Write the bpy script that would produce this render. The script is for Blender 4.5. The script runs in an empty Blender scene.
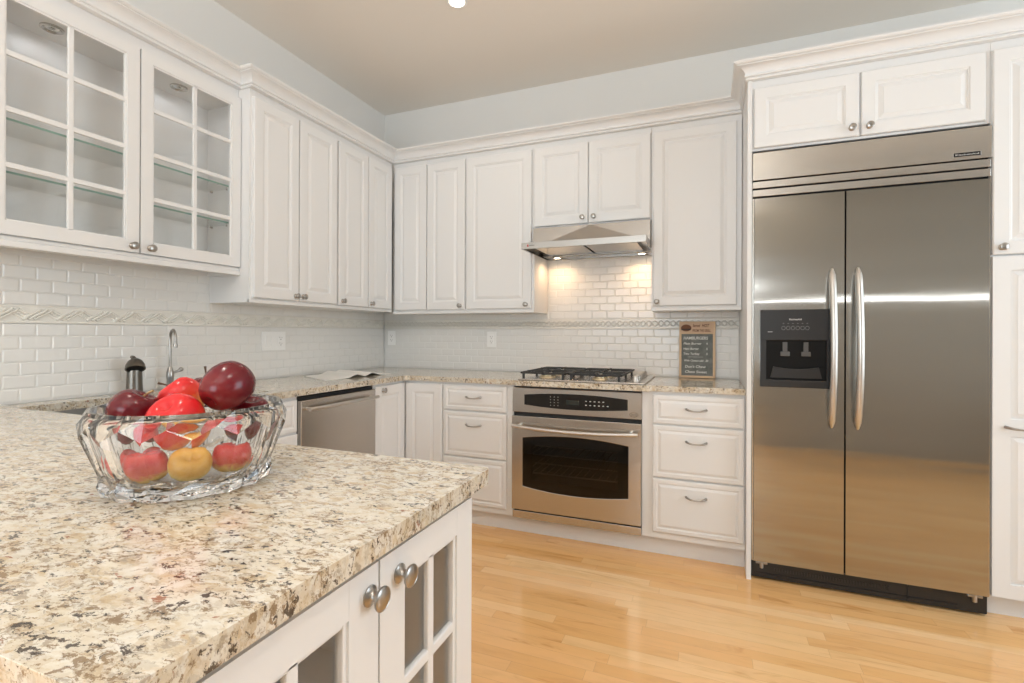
import bpy, bmesh, math, random
from math import sin, cos, pi, radians
from mathutils import Vector, Matrix

random.seed(7)
SC = bpy.context.scene
COL = SC.collection

# ------------------------------------------------------------------ camera
F_PX, PX0, PY0 = 497.48, -2.30, -8.63
YAW, PITCH, ROLL = 0.3816, 0.0011, 0.0036
CAM = Vector((2.4264, -3.3341, 1.1861))
_fw = Vector((-sin(YAW) * cos(PITCH), cos(YAW) * cos(PITCH), sin(PITCH)))
_rt = Vector((cos(YAW), sin(YAW), 0))
_up = _rt.cross(_fw)
_r2 = _rt * cos(ROLL) + _up * sin(ROLL)
_u2 = -_rt * sin(ROLL) + _up * cos(ROLL)
cd = bpy.data.cameras.new('camera')
cam = bpy.data.objects.new('camera', cd)
COL.objects.link(cam)
m = Matrix((_r2, _u2, -_fw)).transposed().to_4x4()
m.translation = CAM
cam.matrix_world = m
cd.sensor_width = 36
cd.lens = F_PX * 36 / 1024
cd.shift_x = -PX0 / 1024
cd.shift_y = PY0 / 1024
cd.clip_start = 0.02
SC.camera = cam

# ------------------------------------------------------------------ world, light, exposure
W = bpy.data.worlds.new('sky')
SC.world = W
W.use_nodes = True
bg = W.node_tree.nodes['Background']
sky = W.node_tree.nodes.new('ShaderNodeTexSky')
sky.sky_type = 'HOSEK_WILKIE'
sky.turbidity = 3.0
sky.sun_direction = (0.5, 0.5, 0.7)
W.node_tree.links.new(sky.outputs[0], bg.inputs[0])
bg.inputs[1].default_value = 1.0

vs = SC.view_settings
vs.view_transform = 'Standard'
vs.look = 'None'
vs.exposure = 0.17
vs.gamma = 1.0
vs.use_curve_mapping = False
SC.cycles.max_bounces = 14
SC.cycles.diffuse_bounces = 6
SC.cycles.glossy_bounces = 6
SC.cycles.transmission_bounces = 14
SC.cycles.transparent_max_bounces = 24
SC.cycles.sample_clamp_indirect = 6.0


def area(name, loc, direction, sx, sy, power, col, spread=pi):
    l = bpy.data.lights.new(name, 'AREA')
    l.shape = 'RECTANGLE'
    l.size, l.size_y, l.energy, l.color, l.spread = sx, sy, power, col, spread
    o = bpy.data.objects.new(name, l)
    COL.objects.link(o)
    o.location = loc
    o.rotation_euler = Vector(direction).to_track_quat('-Z', 'Z').to_euler()
    return o


ROOM_X, ROOM_Y, CEIL = 5.4, -6.6, 2.9325
DAY = (0.79, 0.91, 1.0)
area('window_daylight', (1.35, ROOM_Y + 0.03, 1.55), (0, 1, 0), 2.2, 1.7, 62, DAY)
area('side_fill', (ROOM_X - 0.03, -1.95, 1.55), (-1, 0, 0), 1.8, 1.7, 46, DAY)  # added side fill for the left cabinets and glass-door interiors
# added upward fill behind the camera to brighten the ceiling, no known source
area('ceiling_fill', (2.3, -4.6, 1.75), (0, 0.12, 1), 0.9, 0.9, 58, (0.90, 0.955, 1.0))
WARM = (1.0, 0.83, 0.62)


def point(name, loc, power, col, r, spot=None, blend=0.6, direction=(0, 0, -1)):
    l = bpy.data.lights.new(name, 'SPOT' if spot else 'POINT')
    l.energy, l.color, l.shadow_soft_size = power, col, r
    if spot:
        l.spot_size, l.spot_blend = spot, blend
    o = bpy.data.objects.new(name, l)
    COL.objects.link(o)
    o.location = loc
    o.rotation_euler = Vector(direction).to_track_quat('-Z', 'Y').to_euler()
    return o


DOWNLIGHTS = [(1.19, -1.014), (4.6, -2.0), (1.1, -2.9), (2.85, -3.25), (1.3, -4.9)]  # first one is in view, the others are added for more light
for q in DOWNLIGHTS:
    point('downlight_beam', (q[0], q[1], CEIL - 0.012), {2.85: 46, 1.1: 30, 4.6: 5}.get(q[0], 9), (1.0, 0.92, 0.82), 0.045, radians({1.1: 75}.get(q[0], 150)), 0.8)
for py in (-2.235, -1.75):
    point('cabinet_fill', (0.115, py, 2.322), 0.26, (0.95, 0.96, 1.0), 0.025, radians(172), 0.3)  # added fill to brighten the glass cabinet inside, placed at the pucks
for hx in (1.475, 2.03):
    point('hood_beam', (hx, -0.12, 1.685), 2.6, (1.0, 0.62, 0.33), 0.02, radians(165), 0.7)

# ------------------------------------------------------------------ materials


def mat(name, base=(0.8, 0.8, 0.8), rough=0.5, metal=0.0, **kw):
    mt = bpy.data.materials.new(name)
    mt.use_nodes = True
    p = mt.node_tree.nodes['Principled BSDF']
    p.inputs['Base Color'].default_value = (*base, 1)
    p.inputs['Roughness'].default_value = rough
    p.inputs['Metallic'].default_value = metal
    for k, v in kw.items():
        p.inputs[k].default_value = v
    mt['p'] = 0
    return mt


def nt(mt):
    return mt.node_tree, mt.node_tree.nodes, mt.node_tree.links, mt.node_tree.nodes['Principled BSDF']


def tex_coord(N, L, kind='Object', scale=(1, 1, 1)):
    tc = N.new('ShaderNodeTexCoord')
    mp = N.new('ShaderNodeMapping')
    mp.inputs['Scale'].default_value = scale
    L.new(tc.outputs[kind], mp.inputs[0])
    return mp.outputs[0]


def noise(N, L, vec, scale, detail=3, rough=0.5, dist=0.0):
    n = N.new('ShaderNodeTexNoise')
    n.inputs['Scale'].default_value = scale
    n.inputs['Detail'].default_value = detail
    n.inputs['Roughness'].default_value = rough
    n.inputs['Distortion'].default_value = dist
    L.new(vec, n.inputs['Vector'])
    return n


def ramp(N, L, fac, stops, interp='LINEAR'):
    r = N.new('ShaderNodeValToRGB')
    r.color_ramp.interpolation = interp
    e = r.color_ramp.elements
    while len(e) < len(stops):
        e.new(0.5)
    for el, (p, c) in zip(e, stops):
        el.position = p
        el.color = (*c, 1) if len(c) == 3 else c
    L.new(fac, r.inputs[0])
    return r


def mix(N, L, fac, a, b, blend='MIX'):
    x = N.new('ShaderNodeMix')
    x.data_type = 'RGBA'
    x.blend_type = blend
    for sock, v in ((0, fac), (6, a), (7, b)):
        if hasattr(v, 'is_output'):
            L.new(v, x.inputs[sock])
        elif sock == 0:
            x.inputs[0].default_value = v
        else:
            x.inputs[sock].default_value = (*v, 1)
    return x.outputs[2]


def bump(N, L, p, h, strength, dist=0.001):
    b = N.new('ShaderNodeBump')
    b.inputs['Strength'].default_value = strength
    b.inputs['Distance'].default_value = dist
    L.new(h, b.inputs['Height'])
    L.new(b.outputs[0], p.inputs['Normal'])


M = {}
# painted cabinets: faint brush texture
M['cab'] = mat('white_cabinet_paint', (0.765, 0.762, 0.755), 0.38)
M['wall'] = mat('wall_paint', (0.765, 0.76, 0.74), 0.75)
T, N, L, P = nt(M['wall'])
n = noise(N, L, tex_coord(N, L), 300, 2)
bump(N, L, P, n.outputs[0], 0.08, 0.001)
M['ceil'] = mat('ceiling_paint', (0.84, 0.795, 0.735), 0.85)
T, N, L, P = nt(M['ceil'])
n = noise(N, L, tex_coord(N, L), 250, 2)
bump(N, L, P, n.outputs[0], 0.08, 0.001)
M['trim'] = mat('trim_paint', (0.765, 0.762, 0.755), 0.4)
M['tile'] = mat('glazed_tile', (0.80, 0.785, 0.755), 0.2)
M['grout'] = mat('tile_grout', (0.76, 0.75, 0.72), 0.6)
M['border'] = mat('glazed_relief_tile', (0.80, 0.775, 0.715), 0.2)
M['plastic'] = mat('white_plastic', (0.90, 0.89, 0.87), 0.3)
M['plastic_d'] = mat('grey_slot', (0.2, 0.19, 0.18), 0.5)


def steel(name, base, rough, aniso, uv_rot=0.0, grain=(4, 300)):
    mt = mat(name, base, rough, 1.0)
    T, N, L, P = nt(mt)
    tg = N.new('ShaderNodeTangent')
    tg.direction_type = 'UV_MAP'
    tg.uv_map = 'UVMap'
    L.new(tg.outputs[0], P.inputs['Tangent'])
    P.inputs['Anisotropic'].default_value = aniso
    P.inputs['Anisotropic Rotation'].default_value = uv_rot
    v = tex_coord(N, L, 'UV', (grain[0], grain[1], 1))
    n = noise(N, L, v, 1.0, 3, 0.6)
    r = ramp(N, L, n.outputs[0], [(0.25, (rough * 0.95,) * 3), (0.75, (rough * 1.05,) * 3)])
    L.new(r.outputs[0], P.inputs['Roughness'])
    v2 = tex_coord(N, L, 'UV', (1.2, 9, 1))
    n2 = noise(N, L, v2, 1.0, 3, 0.5)
    r2 = ramp(N, L, n2.outputs[0], [(0.3, tuple(c * 0.975 for c in base)), (0.7, tuple(min(1, c * 1.02) for c in base))])
    L.new(r2.outputs[0], P.inputs['Base Color'])
    return mt


M['steel'] = steel('brushed_steel', (0.56, 0.53, 0.49), 0.26, 0.5)
M['steel_fridge'] = steel('brushed_steel_door', (0.44, 0.42, 0.385), 0.12, 0.95, 0.0)
T, N, L, P = nt(M['steel_fridge'])
n = noise(N, L, tex_coord(N, L, 'UV', (0.7, 7, 1)), 1.0, 2, 0.5)
bump(N, L, P, n.outputs[0], 0.35, 0.0035)
M['steel_hood'] = steel('brushed_steel_hood', (0.38, 0.36, 0.335), 0.25, 0.3)
M['sink'] = mat('dark_sink_steel', (0.20, 0.19, 0.175), 0.38, 1.0)
M['nickel'] = mat('brushed_nickel', (0.40, 0.38, 0.355), 0.28, 1.0)
M['handle'] = mat('satin_steel_handle', (0.60, 0.575, 0.54), 0.33, 1.0)
M['pewter'] = mat('dark_pewter', (0.20, 0.18, 0.155), 0.34, 1.0)
M['black'] = mat('black_plastic', (0.018, 0.017, 0.017), 0.32)
M['blackgloss'] = mat('black_glass', (0.012, 0.011, 0.010), 0.06)
M['black_in'] = mat('deep_black', (0.004, 0.004, 0.004), 0.6, 0.0, **{'Specular IOR Level': 0.2})
M['iron'] = mat('cast_iron', (0.025, 0.024, 0.023), 0.5)
M['burner'] = mat('burner_cap', (0.05, 0.048, 0.045), 0.4)
M['brass'] = mat('burner_ring', (0.75, 0.62, 0.42), 0.3, 1.0)
M['dark'] = mat('dark_gap', (0.02, 0.02, 0.02), 0.8)
M['paddle'] = mat('smoked_paddle', (0.10, 0.10, 0.10), 0.25)
M['mark'] = mat('grey_marking', (0.62, 0.62, 0.60), 0.5)
M['red'] = mat('red_enamel', (0.5, 0.04, 0.04), 0.3)
M['wood_frame'] = mat('pine_frame', (0.66, 0.47, 0.29), 0.5)
M['slate'] = mat('chalkboard', (0.075, 0.085, 0.085), 0.75)
T, N, L, P = nt(M['slate'])
n = noise(N, L, tex_coord(N, L), 25, 4, 0.7)
r = ramp(N, L, n.outputs[0], [(0.35, (0.13, 0.14, 0.13)), (0.75, (0.23, 0.24, 0.225))])
L.new(r.outputs[0], P.inputs['Base Color'])
M['chalk'] = mat('white_chalk', (0.75, 0.75, 0.72), 0.9)
M['brownpaint'] = mat('brown_painted_letter', (0.16, 0.045, 0.02), 0.6)
M['header'] = mat('tan_header', (0.66, 0.46, 0.30), 0.55)
M['paper'] = mat('page_paper', (0.86, 0.84, 0.80), 0.5)
T, N, L, P = nt(M['paper'])
M['paperline'] = mat('printed_text', (0.35, 0.32, 0.29), 0.7)
M['stem'] = mat('apple_stem', (0.09, 0.05, 0.025), 0.7)
M['stem_p'] = mat('pale_apple_stem', (0.40, 0.27, 0.12), 0.7)
M['puck'] = mat('puck_chrome', (0.55, 0.53, 0.50), 0.25, 1.0)


def emit(name, col, s):
    mt = bpy.data.materials.new(name)
    mt.use_nodes = True
    T = mt.node_tree
    T.nodes.clear()
    e = T.nodes.new('ShaderNodeEmission')
    e.inputs[0].default_value = (*col, 1)
    e.inputs[1].default_value = s
    o = T.nodes.new('ShaderNodeOutputMaterial')
    T.links.new(e.outputs[0], o.inputs[0])
    return mt


M['lamp'] = emit('lit_downlight', (1.0, 0.90, 0.75), 9)
M['hoodlamp'] = emit('lit_hood_lamp', (1.0, 0.85, 0.6), 14)
M['streak_glow'] = emit('streak_glow_strip', (0.95, 0.98, 1.0), 9)  # glow of the added bar mirrored in the refrigerator


def thin_glass(name, tint, ior=1.5, rough=0.0):
    mt = bpy.data.materials.new(name)
    mt.use_nodes = True
    T = mt.node_tree
    N, L = T.nodes, T.links
    N.clear()
    tr = N.new('ShaderNodeBsdfTransparent')
    tr.inputs[0].default_value = (*tint, 1)
    gl = N.new('ShaderNodeBsdfGlossy')
    gl.inputs['Roughness'].default_value = rough
    lw = N.new('ShaderNodeLayerWeight')
    lw.inputs[0].default_value = 0.5
    pw = N.new('ShaderNodeMath')
    pw.operation = 'POWER'
    L.new(lw.outputs['Facing'], pw.inputs[0])
    pw.inputs[1].default_value = 4.0
    fr = N.new('ShaderNodeMath')
    fr.operation = 'MULTIPLY_ADD'
    L.new(pw.outputs[0], fr.inputs[0])
    fr.inputs[1].default_value = 0.90
    fr.inputs[2].default_value = 0.035
    mx = N.new('ShaderNodeMixShader')
    o = N.new('ShaderNodeOutputMaterial')
    L.new(fr.outputs[0], mx.inputs[0])
    L.new(tr.outputs[0], mx.inputs[1])
    L.new(gl.outputs[0], mx.inputs[2])
    L.new(mx.outputs[0], o.inputs[0])
    return mt


M['pane'] = thin_glass('window_pane_glass', (0.992, 0.994, 0.992))
M['shelf'] = thin_glass('shelf_glass', (0.975, 0.985, 0.978))
M['shelfedge'] = mat('green_glass_edge', (0.22, 0.36, 0.30), 0.15)
M['crystal'] = mat('crystal_glass', (1, 1, 1), 0.0, 0.0, **{'Transmission Weight': 1.0, 'IOR': 1.52})

# granite
M['granite'] = mat('speckled_granite', (0.7, 0.65, 0.55), 0.13, 0.0, **{'IOR': 1.6, 'Coat Weight': 0.2, 'Coat Roughness': 0.06})
T, N, L, P = nt(M['granite'])
v = tex_coord(N, L, 'Object', (1.05, 1.7, 1.2))
nw = noise(N, L, v, 24, 5, 0.65)
vm = N.new('ShaderNodeVectorMath')
vm.operation = 'MULTIPLY_ADD'
L.new(nw.outputs['Color'], vm.inputs[0])
vm.inputs[1].default_value = (0.05, 0.05, 0.05)
L.new(v, vm.inputs[2])
wv = vm.outputs[0]


def voro(vec, scale, feat='F1'):
    x = N.new('ShaderNodeTexVoronoi')
    x.feature = feat
    x.inputs['Scale'].default_value = scale
    L.new(vec, x.inputs['Vector'])
    return x


vc = voro(wv, 62)
sepc = N.new('ShaderNodeSeparateColor')
L.new(vc.outputs['Color'], sepc.inputs[0])
cell = ramp(N, L, sepc.outputs[0], [(0.0, (0.80, 0.76, 0.68)), (0.22, (0.70, 0.62, 0.48)), (0.36, (0.82, 0.79, 0.72)),
                                    (0.54, (0.58, 0.46, 0.30)), (0.64, (0.78, 0.73, 0.63)), (0.78, (0.50, 0.44, 0.36)), (0.86, (0.83, 0.80, 0.74))])
big = noise(N, L, wv, 26, 4, 0.68)
bigr = ramp(N, L, big.outputs[0], [(0.36, (0.84, 0.81, 0.75)), (0.50, (0.76, 0.69, 0.57)), (0.60, (0.62, 0.47, 0.29)), (0.70, (0.45, 0.31, 0.18))])
c1 = mix(N, L, 0.50, cell.outputs[0], bigr.outputs[0])
wt = noise(N, L, wv, 34, 3, 0.6)
wtr = ramp(N, L, wt.outputs[0], [(0.53, (0, 0, 0)), (0.62, (0.85, 0.85, 0.85))])
c1 = mix(N, L, wtr.outputs[0], c1, (0.82, 0.80, 0.75))
gr = noise(N, L, wv, 60, 5, 0.7)
grr = ramp(N, L, gr.outputs[0], [(0.54, (0, 0, 0)), (0.62, (0.8, 0.8, 0.8))])
c2 = mix(N, L, grr.outputs[0], c1, (0.40, 0.34, 0.27))
br = noise(N, L, wv, 85, 4, 0.65)
brm = noise(N, L, v, 17, 2, 0.5)
mb = N.new('ShaderNodeMath')
mb.operation = 'MULTIPLY_ADD'
L.new(brm.outputs[0], mb.inputs[0])
mb.inputs[1].default_value = 0.5
L.new(br.outputs[0], mb.inputs[2])
brr = ramp(N, L, mb.outputs[0], [(0.825, (0, 0, 0)), (0.885, (0.85, 0.85, 0.85))])
c2 = mix(N, L, brr.outputs[0], c2, (0.25, 0.16, 0.085))
dk = noise(N, L, wv, 78, 3, 0.6)
dkm = noise(N, L, v, 24, 2, 0.5)
ma = N.new('ShaderNodeMath')
ma.operation = 'MULTIPLY_ADD'
L.new(dkm.outputs[0], ma.inputs[0])
ma.inputs[1].default_value = 0.55
L.new(dk.outputs[0], ma.inputs[2])
dkr = ramp(N, L, ma.outputs[0], [(0.888, (0, 0, 0)), (0.94, (0.95, 0.95, 0.95))])
c3 = mix(N, L, dkr.outputs[0], c2, (0.07, 0.052, 0.042))
rs = noise(N, L, wv, 38, 2, 0.5)
rsr = ramp(N, L, rs.outputs[0], [(0.705, (0, 0, 0)), (0.74, (0.8, 0.8, 0.8))])
c4 = mix(N, L, rsr.outputs[0], c3, (0.33, 0.12, 0.06))
c5 = mix(N, L, 1.0, c4, (0.87, 0.855, 0.82), 'MULTIPLY')
L.new(c5, P.inputs['Base Color'])

# maple strip floor, boards along X
M['floor'] = mat('maple_strip_floor', (0.6, 0.4, 0.2), 0.16, 0.0, **{'Coat Weight': 0.35, 'Coat Roughness': 0.06})
T, N, L, P = nt(M['floor'])
v = tex_coord(N, L, 'Object')
bk = N.new('ShaderNodeTexBrick')
bk.offset = 0.37
bk.offset_frequency = 3
bk.squash = 1.0
bk.inputs['Color1'].default_value = (0, 0, 0, 1)
bk.inputs['Color2'].default_value = (1, 1, 1, 1)
bk.inputs['Mortar'].default_value = (0.5, 0.5, 0.5, 1)
bk.inputs['Scale'].default_value = 1.0
bk.inputs['Mortar Size'].default_value = 0.0006
bk.inputs['Mortar Smooth'].default_value = 0.1
bk.inputs['Bias'].default_value = 0.0
bk.inputs['Brick Width'].default_value = 0.74
bk.inputs['Row Height'].default_value = 0.0572
# irregular board ends: shift every row by a noise of its own
sx = N.new('ShaderNodeSeparateXYZ')
L.new(v, sx.inputs[0])
dv = N.new('ShaderNodeMath'); dv.operation = 'DIVIDE'
L.new(sx.outputs[1], dv.inputs[0]); dv.inputs[1].default_value = 0.0572
fl = N.new('ShaderNodeMath'); fl.operation = 'FLOOR'
L.new(dv.outputs[0], fl.inputs[0])
wn = N.new('ShaderNodeTexWhiteNoise'); wn.noise_dimensions = '1D'
L.new(fl.outputs[0], wn.inputs['W'])
ad = N.new('ShaderNodeMath'); ad.operation = 'ADD'
L.new(sx.outputs[0], ad.inputs[0]); L.new(wn.outputs[0], ad.inputs[1])
cb = N.new('ShaderNodeCombineXYZ')
L.new(ad.outputs[0], cb.inputs[0]); L.new(sx.outputs[1], cb.inputs[1])
L.new(cb.outputs[0], bk.inputs['Vector'])
brd = ramp(N, L, bk.outputs['Color'], [(0.0, (0.78, 0.435, 0.165)), (0.3, (0.825, 0.475, 0.195)), (0.7, (0.85, 0.505, 0.22)), (1.0, (0.88, 0.575, 0.28))])
va = N.new('ShaderNodeVectorMath'); va.operation = 'MULTIPLY_ADD'
L.new(bk.outputs['Color'], va.inputs[0]); va.inputs[1].default_value = (9, 5, 3)
L.new(v, va.inputs[2])
mp2 = N.new('ShaderNodeMapping'); mp2.inputs['Scale'].default_value = (1.6, 9, 1)
L.new(va.outputs[0], mp2.inputs[0])
gn = noise(N, L, mp2.outputs[0], 3.0, 5, 0.6, 0.6)
gnr = ramp(N, L, gn.outputs[0], [(0.3, (0.92, 0.90, 0.87)), (0.5, (1, 1, 1)), (0.75, (1.04, 1.03, 1.02))])
f1 = mix(N, L, 1.0, brd.outputs[0], gnr.outputs[0], 'MULTIPLY')
kn = noise(N, L, mp2.outputs[0], 1.1, 3, 0.7, 1.5)
knr = ramp(N, L, kn.outputs[0], [(0.60, (1, 1, 1)), (0.72, (0.80, 0.70, 0.58))])
f2 = mix(N, L, 1.0, f1, knr.outputs[0], 'MULTIPLY')
f3 = mix(N, L, bk.outputs['Fac'], f2, (0.60, 0.34, 0.145))
L.new(f3, P.inputs['Base Color'])
rr = ramp(N, L, gn.outputs[0], [(0.3, (0.2,) * 3), (0.7, (0.14,) * 3)])
L.new(rr.outputs[0], P.inputs['Roughness'])


def apple_mat(name, top, side, low, streak=0.5):
    mt = mat(name, top, 0.22, 0.0, **{ 'Specular IOR Level': 0.4})
    T, N, L, P = nt(mt)
    v = tex_coord(N, L, 'Generated')
    s = N.new('ShaderNodeSeparateXYZ')
    L.new(v, s.inputs[0])
    n1 = noise(N, L, v, 3.0, 4, 0.6)
    mm = N.new('ShaderNodeMath'); mm.operation = 'MULTIPLY_ADD'
    L.new(n1.outputs[0], mm.inputs[0]); mm.inputs[1].default_value = streak
    L.new(s.outputs[2], mm.inputs[2])
    r = ramp(N, L, mm.outputs[0], [(0.22 + streak * 0.5, low), (0.42 + streak * 0.5, side), (0.75 + streak * 0.5, top)])
    vo = N.new('ShaderNodeTexVoronoi')
    vo.inputs['Scale'].default_value = 26
    L.new(v, vo.inputs['Vector'])
    sp = ramp(N, L, vo.outputs['Distance'], [(0.06, (1, 1, 1)), (0.12, (0, 0, 0))])
    ml = N.new('ShaderNodeMath'); ml.operation = 'MULTIPLY'
    L.new(sp.outputs[0], ml.inputs[0]); ml.inputs[1].default_value = 0.07
    c = mix(N, L, ml.outputs[0], r.outputs[0], (0.75, 0.5, 0.3))
    L.new(c, P.inputs['Base Color'])
    return mt


M['apple_dark'] = apple_mat('dark_red_apple_skin', (0.105, 0.004, 0.009), (0.13, 0.006, 0.012), (0.17, 0.012, 0.014), 0.35)
M['apple_red'] = apple_mat('bright_red_apple_skin', (0.62, 0.018, 0.02), (0.72, 0.06, 0.03), (0.85, 0.33, 0.08), 0.5)
M['apple_yellow'] = apple_mat('yellow_apple_skin', (0.75, 0.40, 0.07), (0.78, 0.55, 0.14), (0.74, 0.55, 0.16), 0.5)
M['apple_mix'] = apple_mat('red_over_yellow_apple_skin', (0.55, 0.03, 0.03), (0.62, 0.07, 0.03), (0.80, 0.48, 0.10), 0.5)

# ------------------------------------------------------------------ mesh builder


class MB:
    def __init__(s):
        s.bm = bmesh.new()
        s.smooth = False

    def ring(s, pts):
        return [s.bm.verts.new(p) for p in pts]

    def face(s, vs_):
        try:
            return s.bm.faces.new(vs_)
        except ValueError:
            return None

    def box(s, x0, x1, y0, y1, z0, z1, T=None, bev=0.0, seg=2):
        ps = [(x, y, z) for x in (x0, x1) for y in (y0, y1) for z in (z0, z1)]
        vsx = [s.bm.verts.new(T @ Vector(p) if T else p) for p in ps]
        fs = [(0, 1, 3, 2), (4, 6, 7, 5), (0, 4, 5, 1), (2, 3, 7, 6), (0, 2, 6, 4), (1, 5, 7, 3)]
        fc = [s.bm.faces.new([vsx[i] for i in f]) for f in fs]
        if T and T.to_3x3().determinant() < 0:
            bmesh.ops.reverse_faces(s.bm, faces=fc)
        if bev > 0:
            es = list({e for f in fc for e in f.edges})
            bmesh.ops.bevel(s.bm, geom=es, offset=bev, segments=seg, profile=0.5, affect='EDGES')
        return s

    def loft(s, rings, closed=True, cap0=True, cap1=True):
        R = [s.ring(r) for r in rings]
        n_ = len(R[0])
        for a, b in zip(R, R[1:]):
            for i in range(n_ if closed else n_ - 1):
                j = (i + 1) % n_
                s.face([a[i], a[j], b[j], b[i]])
        if cap0:
            s.face(list(reversed(R[0])))
        if cap1:
            s.face(R[-1])
        return s

    def lathe(s, prof, origin=(0, 0, 0), axis=(0, 0, 1), n_=24, cap0=True, cap1=True):
        ax = Vector(axis).normalized()
        q = Vector((0, 0, 1)).rotation_difference(ax)
        o = Vector(origin)
        rings = []
        for r, h in prof:
            rings.append([o + q @ Vector((r * cos(2 * pi * i / n_), r * sin(2 * pi * i / n_), h)) for i in range(n_)])
        return s.loft(rings, True, cap0, cap1)

    def cyl(s, p0, p1, r, r1=None, n_=16):
        p0, p1 = Vector(p0), Vector(p1)
        d = p1 - p0
        return s.lathe([(r, 0), (r if r1 is None else r1, d.length)], p0, d, n_)

    def tube(s, path, r, n_=12, flat=1.0, up=None):
        path = [Vector(p) for p in path]
        rs_ = r if isinstance(r, (list, tuple)) else [r] * len(path)
        rings = []
        prev = None
        for i, p in enumerate(path):
            t = (path[min(i + 1, len(path) - 1)] - path[max(i - 1, 0)]).normalized()
            if prev is None:
                a = Vector(up) if up else (Vector((0, 0, 1)) if abs(t.z) < 0.9 else Vector((1, 0, 0)))
            else:
                a = prev
            a = (a - t * a.dot(t)).normalized()
            prev = a
            b = t.cross(a)
            rings.append([p + a * (rs_[i] * flat * cos(2 * pi * k / n_)) + b * (rs_[i] * sin(2 * pi * k / n_)) for k in range(n_)])
        return s.loft(rings)

    def prism(s, poly, z0, z1, T=None):
        f = (lambda p: T @ Vector(p)) if T else (lambda p: Vector(p))
        return s.loft([[f((x, y, z0)) for x, y in poly], [f((x, y, z1)) for x, y in poly]])

    def sphere(s, c, r, u=16, v_=10, sc=(1, 1, 1)):
        mt = Matrix.Translation(c) @ Matrix.Diagonal((*sc, 1))
        bmesh.ops.create_uvsphere(s.bm, u_segments=u, v_segments=v_, radius=r, matrix=mt)
        return s

    def build(s, name, mt, parent=None, smooth=None, loc=None, bevel=None, fix=True):
        bm = s.bm
        if fix:
            bmesh.ops.recalc_face_normals(bm, faces=bm.faces[:])
        off = Vector(loc) if loc is not None else Vector((0, 0, 0))
        root = parent
        while root is not None and root.parent is not None:
            root = root.parent
        if root is not None:
            off = root.location.copy()
        if off.length:
            bmesh.ops.translate(bm, verts=bm.verts[:], vec=-off)
        uv = bm.loops.layers.uv.new('UVMap')
        for f in bm.faces:
            nn = f.normal
            a = max(range(3), key=lambda i: abs(nn[i]))
            for lp in f.loops:
                c = lp.vert.co
                lp[uv].uv = ((c.y, c.z), (c.x, c.z), (c.x, c.y))[a]
        me = bpy.data.meshes.new(name)
        bm.to_mesh(me)
        bm.free()
        for x in (mt if isinstance(mt, list) else [mt]):
            me.materials.append(x)
        if smooth is not None:
            me.polygons.foreach_set('use_smooth', [True] * len(me.polygons))
            me.set_sharp_from_angle(angle=radians(smooth))
        o = bpy.data.objects.new(name, me)
        COL.objects.link(o)
        if parent is not None:
            o.parent = parent
        elif loc is not None:
            o.location = loc
        if bevel:
            b = o.modifiers.new('Bevel', 'BEVEL')
            b.width, b.segments, b.limit_method, b.angle_limit = bevel, 2, 'ANGLE', radians(40)
        return o


def tag(o, label, cat, group=None):
    o['label'] = label
    o['category'] = cat
    if group:
        o['group'] = group
    return o


def thing(name, label, cat, loc, group=None):
    o = bpy.data.objects.new(name, None)
    COL.objects.link(o)
    o.location = loc
    o.empty_display_size = 0.05
    return tag(o, label, cat, group)


def structure(o):
    o['kind'] = 'structure'
    return o


def copy_tree(o, parent=None):
    c = o.copy()
    COL.objects.link(c)
    c.parent = parent
    for ch in list(o.children):
        copy_tree(ch, c)
    return c


def FB(y0):      # frame of a face that looks towards -Y: u = x, v = z, w outwards
    return Matrix(((1, 0, 0, 0), (0, 0, -1, y0), (0, 1, 0, 0), (0, 0, 0, 1)))


def FL(x0):      # frame of a face that looks towards +X: u = y, v = z, w outwards
    return Matrix(((0, 0, 1, x0), (1, 0, 0, 0), (0, 1, 0, 0), (0, 0, 0, 1)))


def text(body, height, T, mt, name, parent, depth=0.0006, bold=0.02, shear=0.0, width=None, u=0, v=0, w=0):
    c = bpy.data.curves.new('lettering', 'FONT')
    c.body, c.size, c.extrude, c.shear, c.align_x = body, height, depth, shear, 'LEFT'
    c.resolution_u = 3
    c.offset = height * bold
    o = bpy.data.objects.new('lettering', c)
    COL.objects.link(o)
    dg = bpy.context.evaluated_depsgraph_get()
    me = bpy.data.meshes.new_from_object(o.evaluated_get(dg))
    bpy.data.objects.remove(o)
    xs = [q.co.x for q in me.vertices]
    sx_ = width / (max(xs) - min(xs)) if width else 1.0
    bm = bmesh.new()
    bm.from_mesh(me)
    bpy.data.meshes.remove(me)
    x0 = min(xs)
    for q in bm.verts:
        q.co = T @ Vector((u + (q.co.x - x0) * sx_, v + q.co.y, w + q.co.z))
    b = MB()
    b.bm.free()
    b.bm = bm
    return b.build(name, mt, parent)


# ------------------------------------------------------------------ room shell
def slab(name, b, mt, k='structure', bev=None):
    return structure(b.build(name, mt, None, bevel=bev))


slab('floor', MB().box(-0.15, ROOM_X + 0.15, ROOM_Y - 0.15, 0.15, -0.1, 0), M['floor'])
slab('ceiling', MB().box(-0.15, ROOM_X + 0.15, ROOM_Y - 0.15, 0.15, CEIL, CEIL + 0.1), M['ceil'])
WL = slab('wall_left', MB().box(-0.12, 0, ROOM_Y, 0.12, 0, CEIL), M['wall'])
WB = slab('wall_back', MB().box(0, ROOM_X, 0, 0.12, 0, CEIL), M['wall'])
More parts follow.
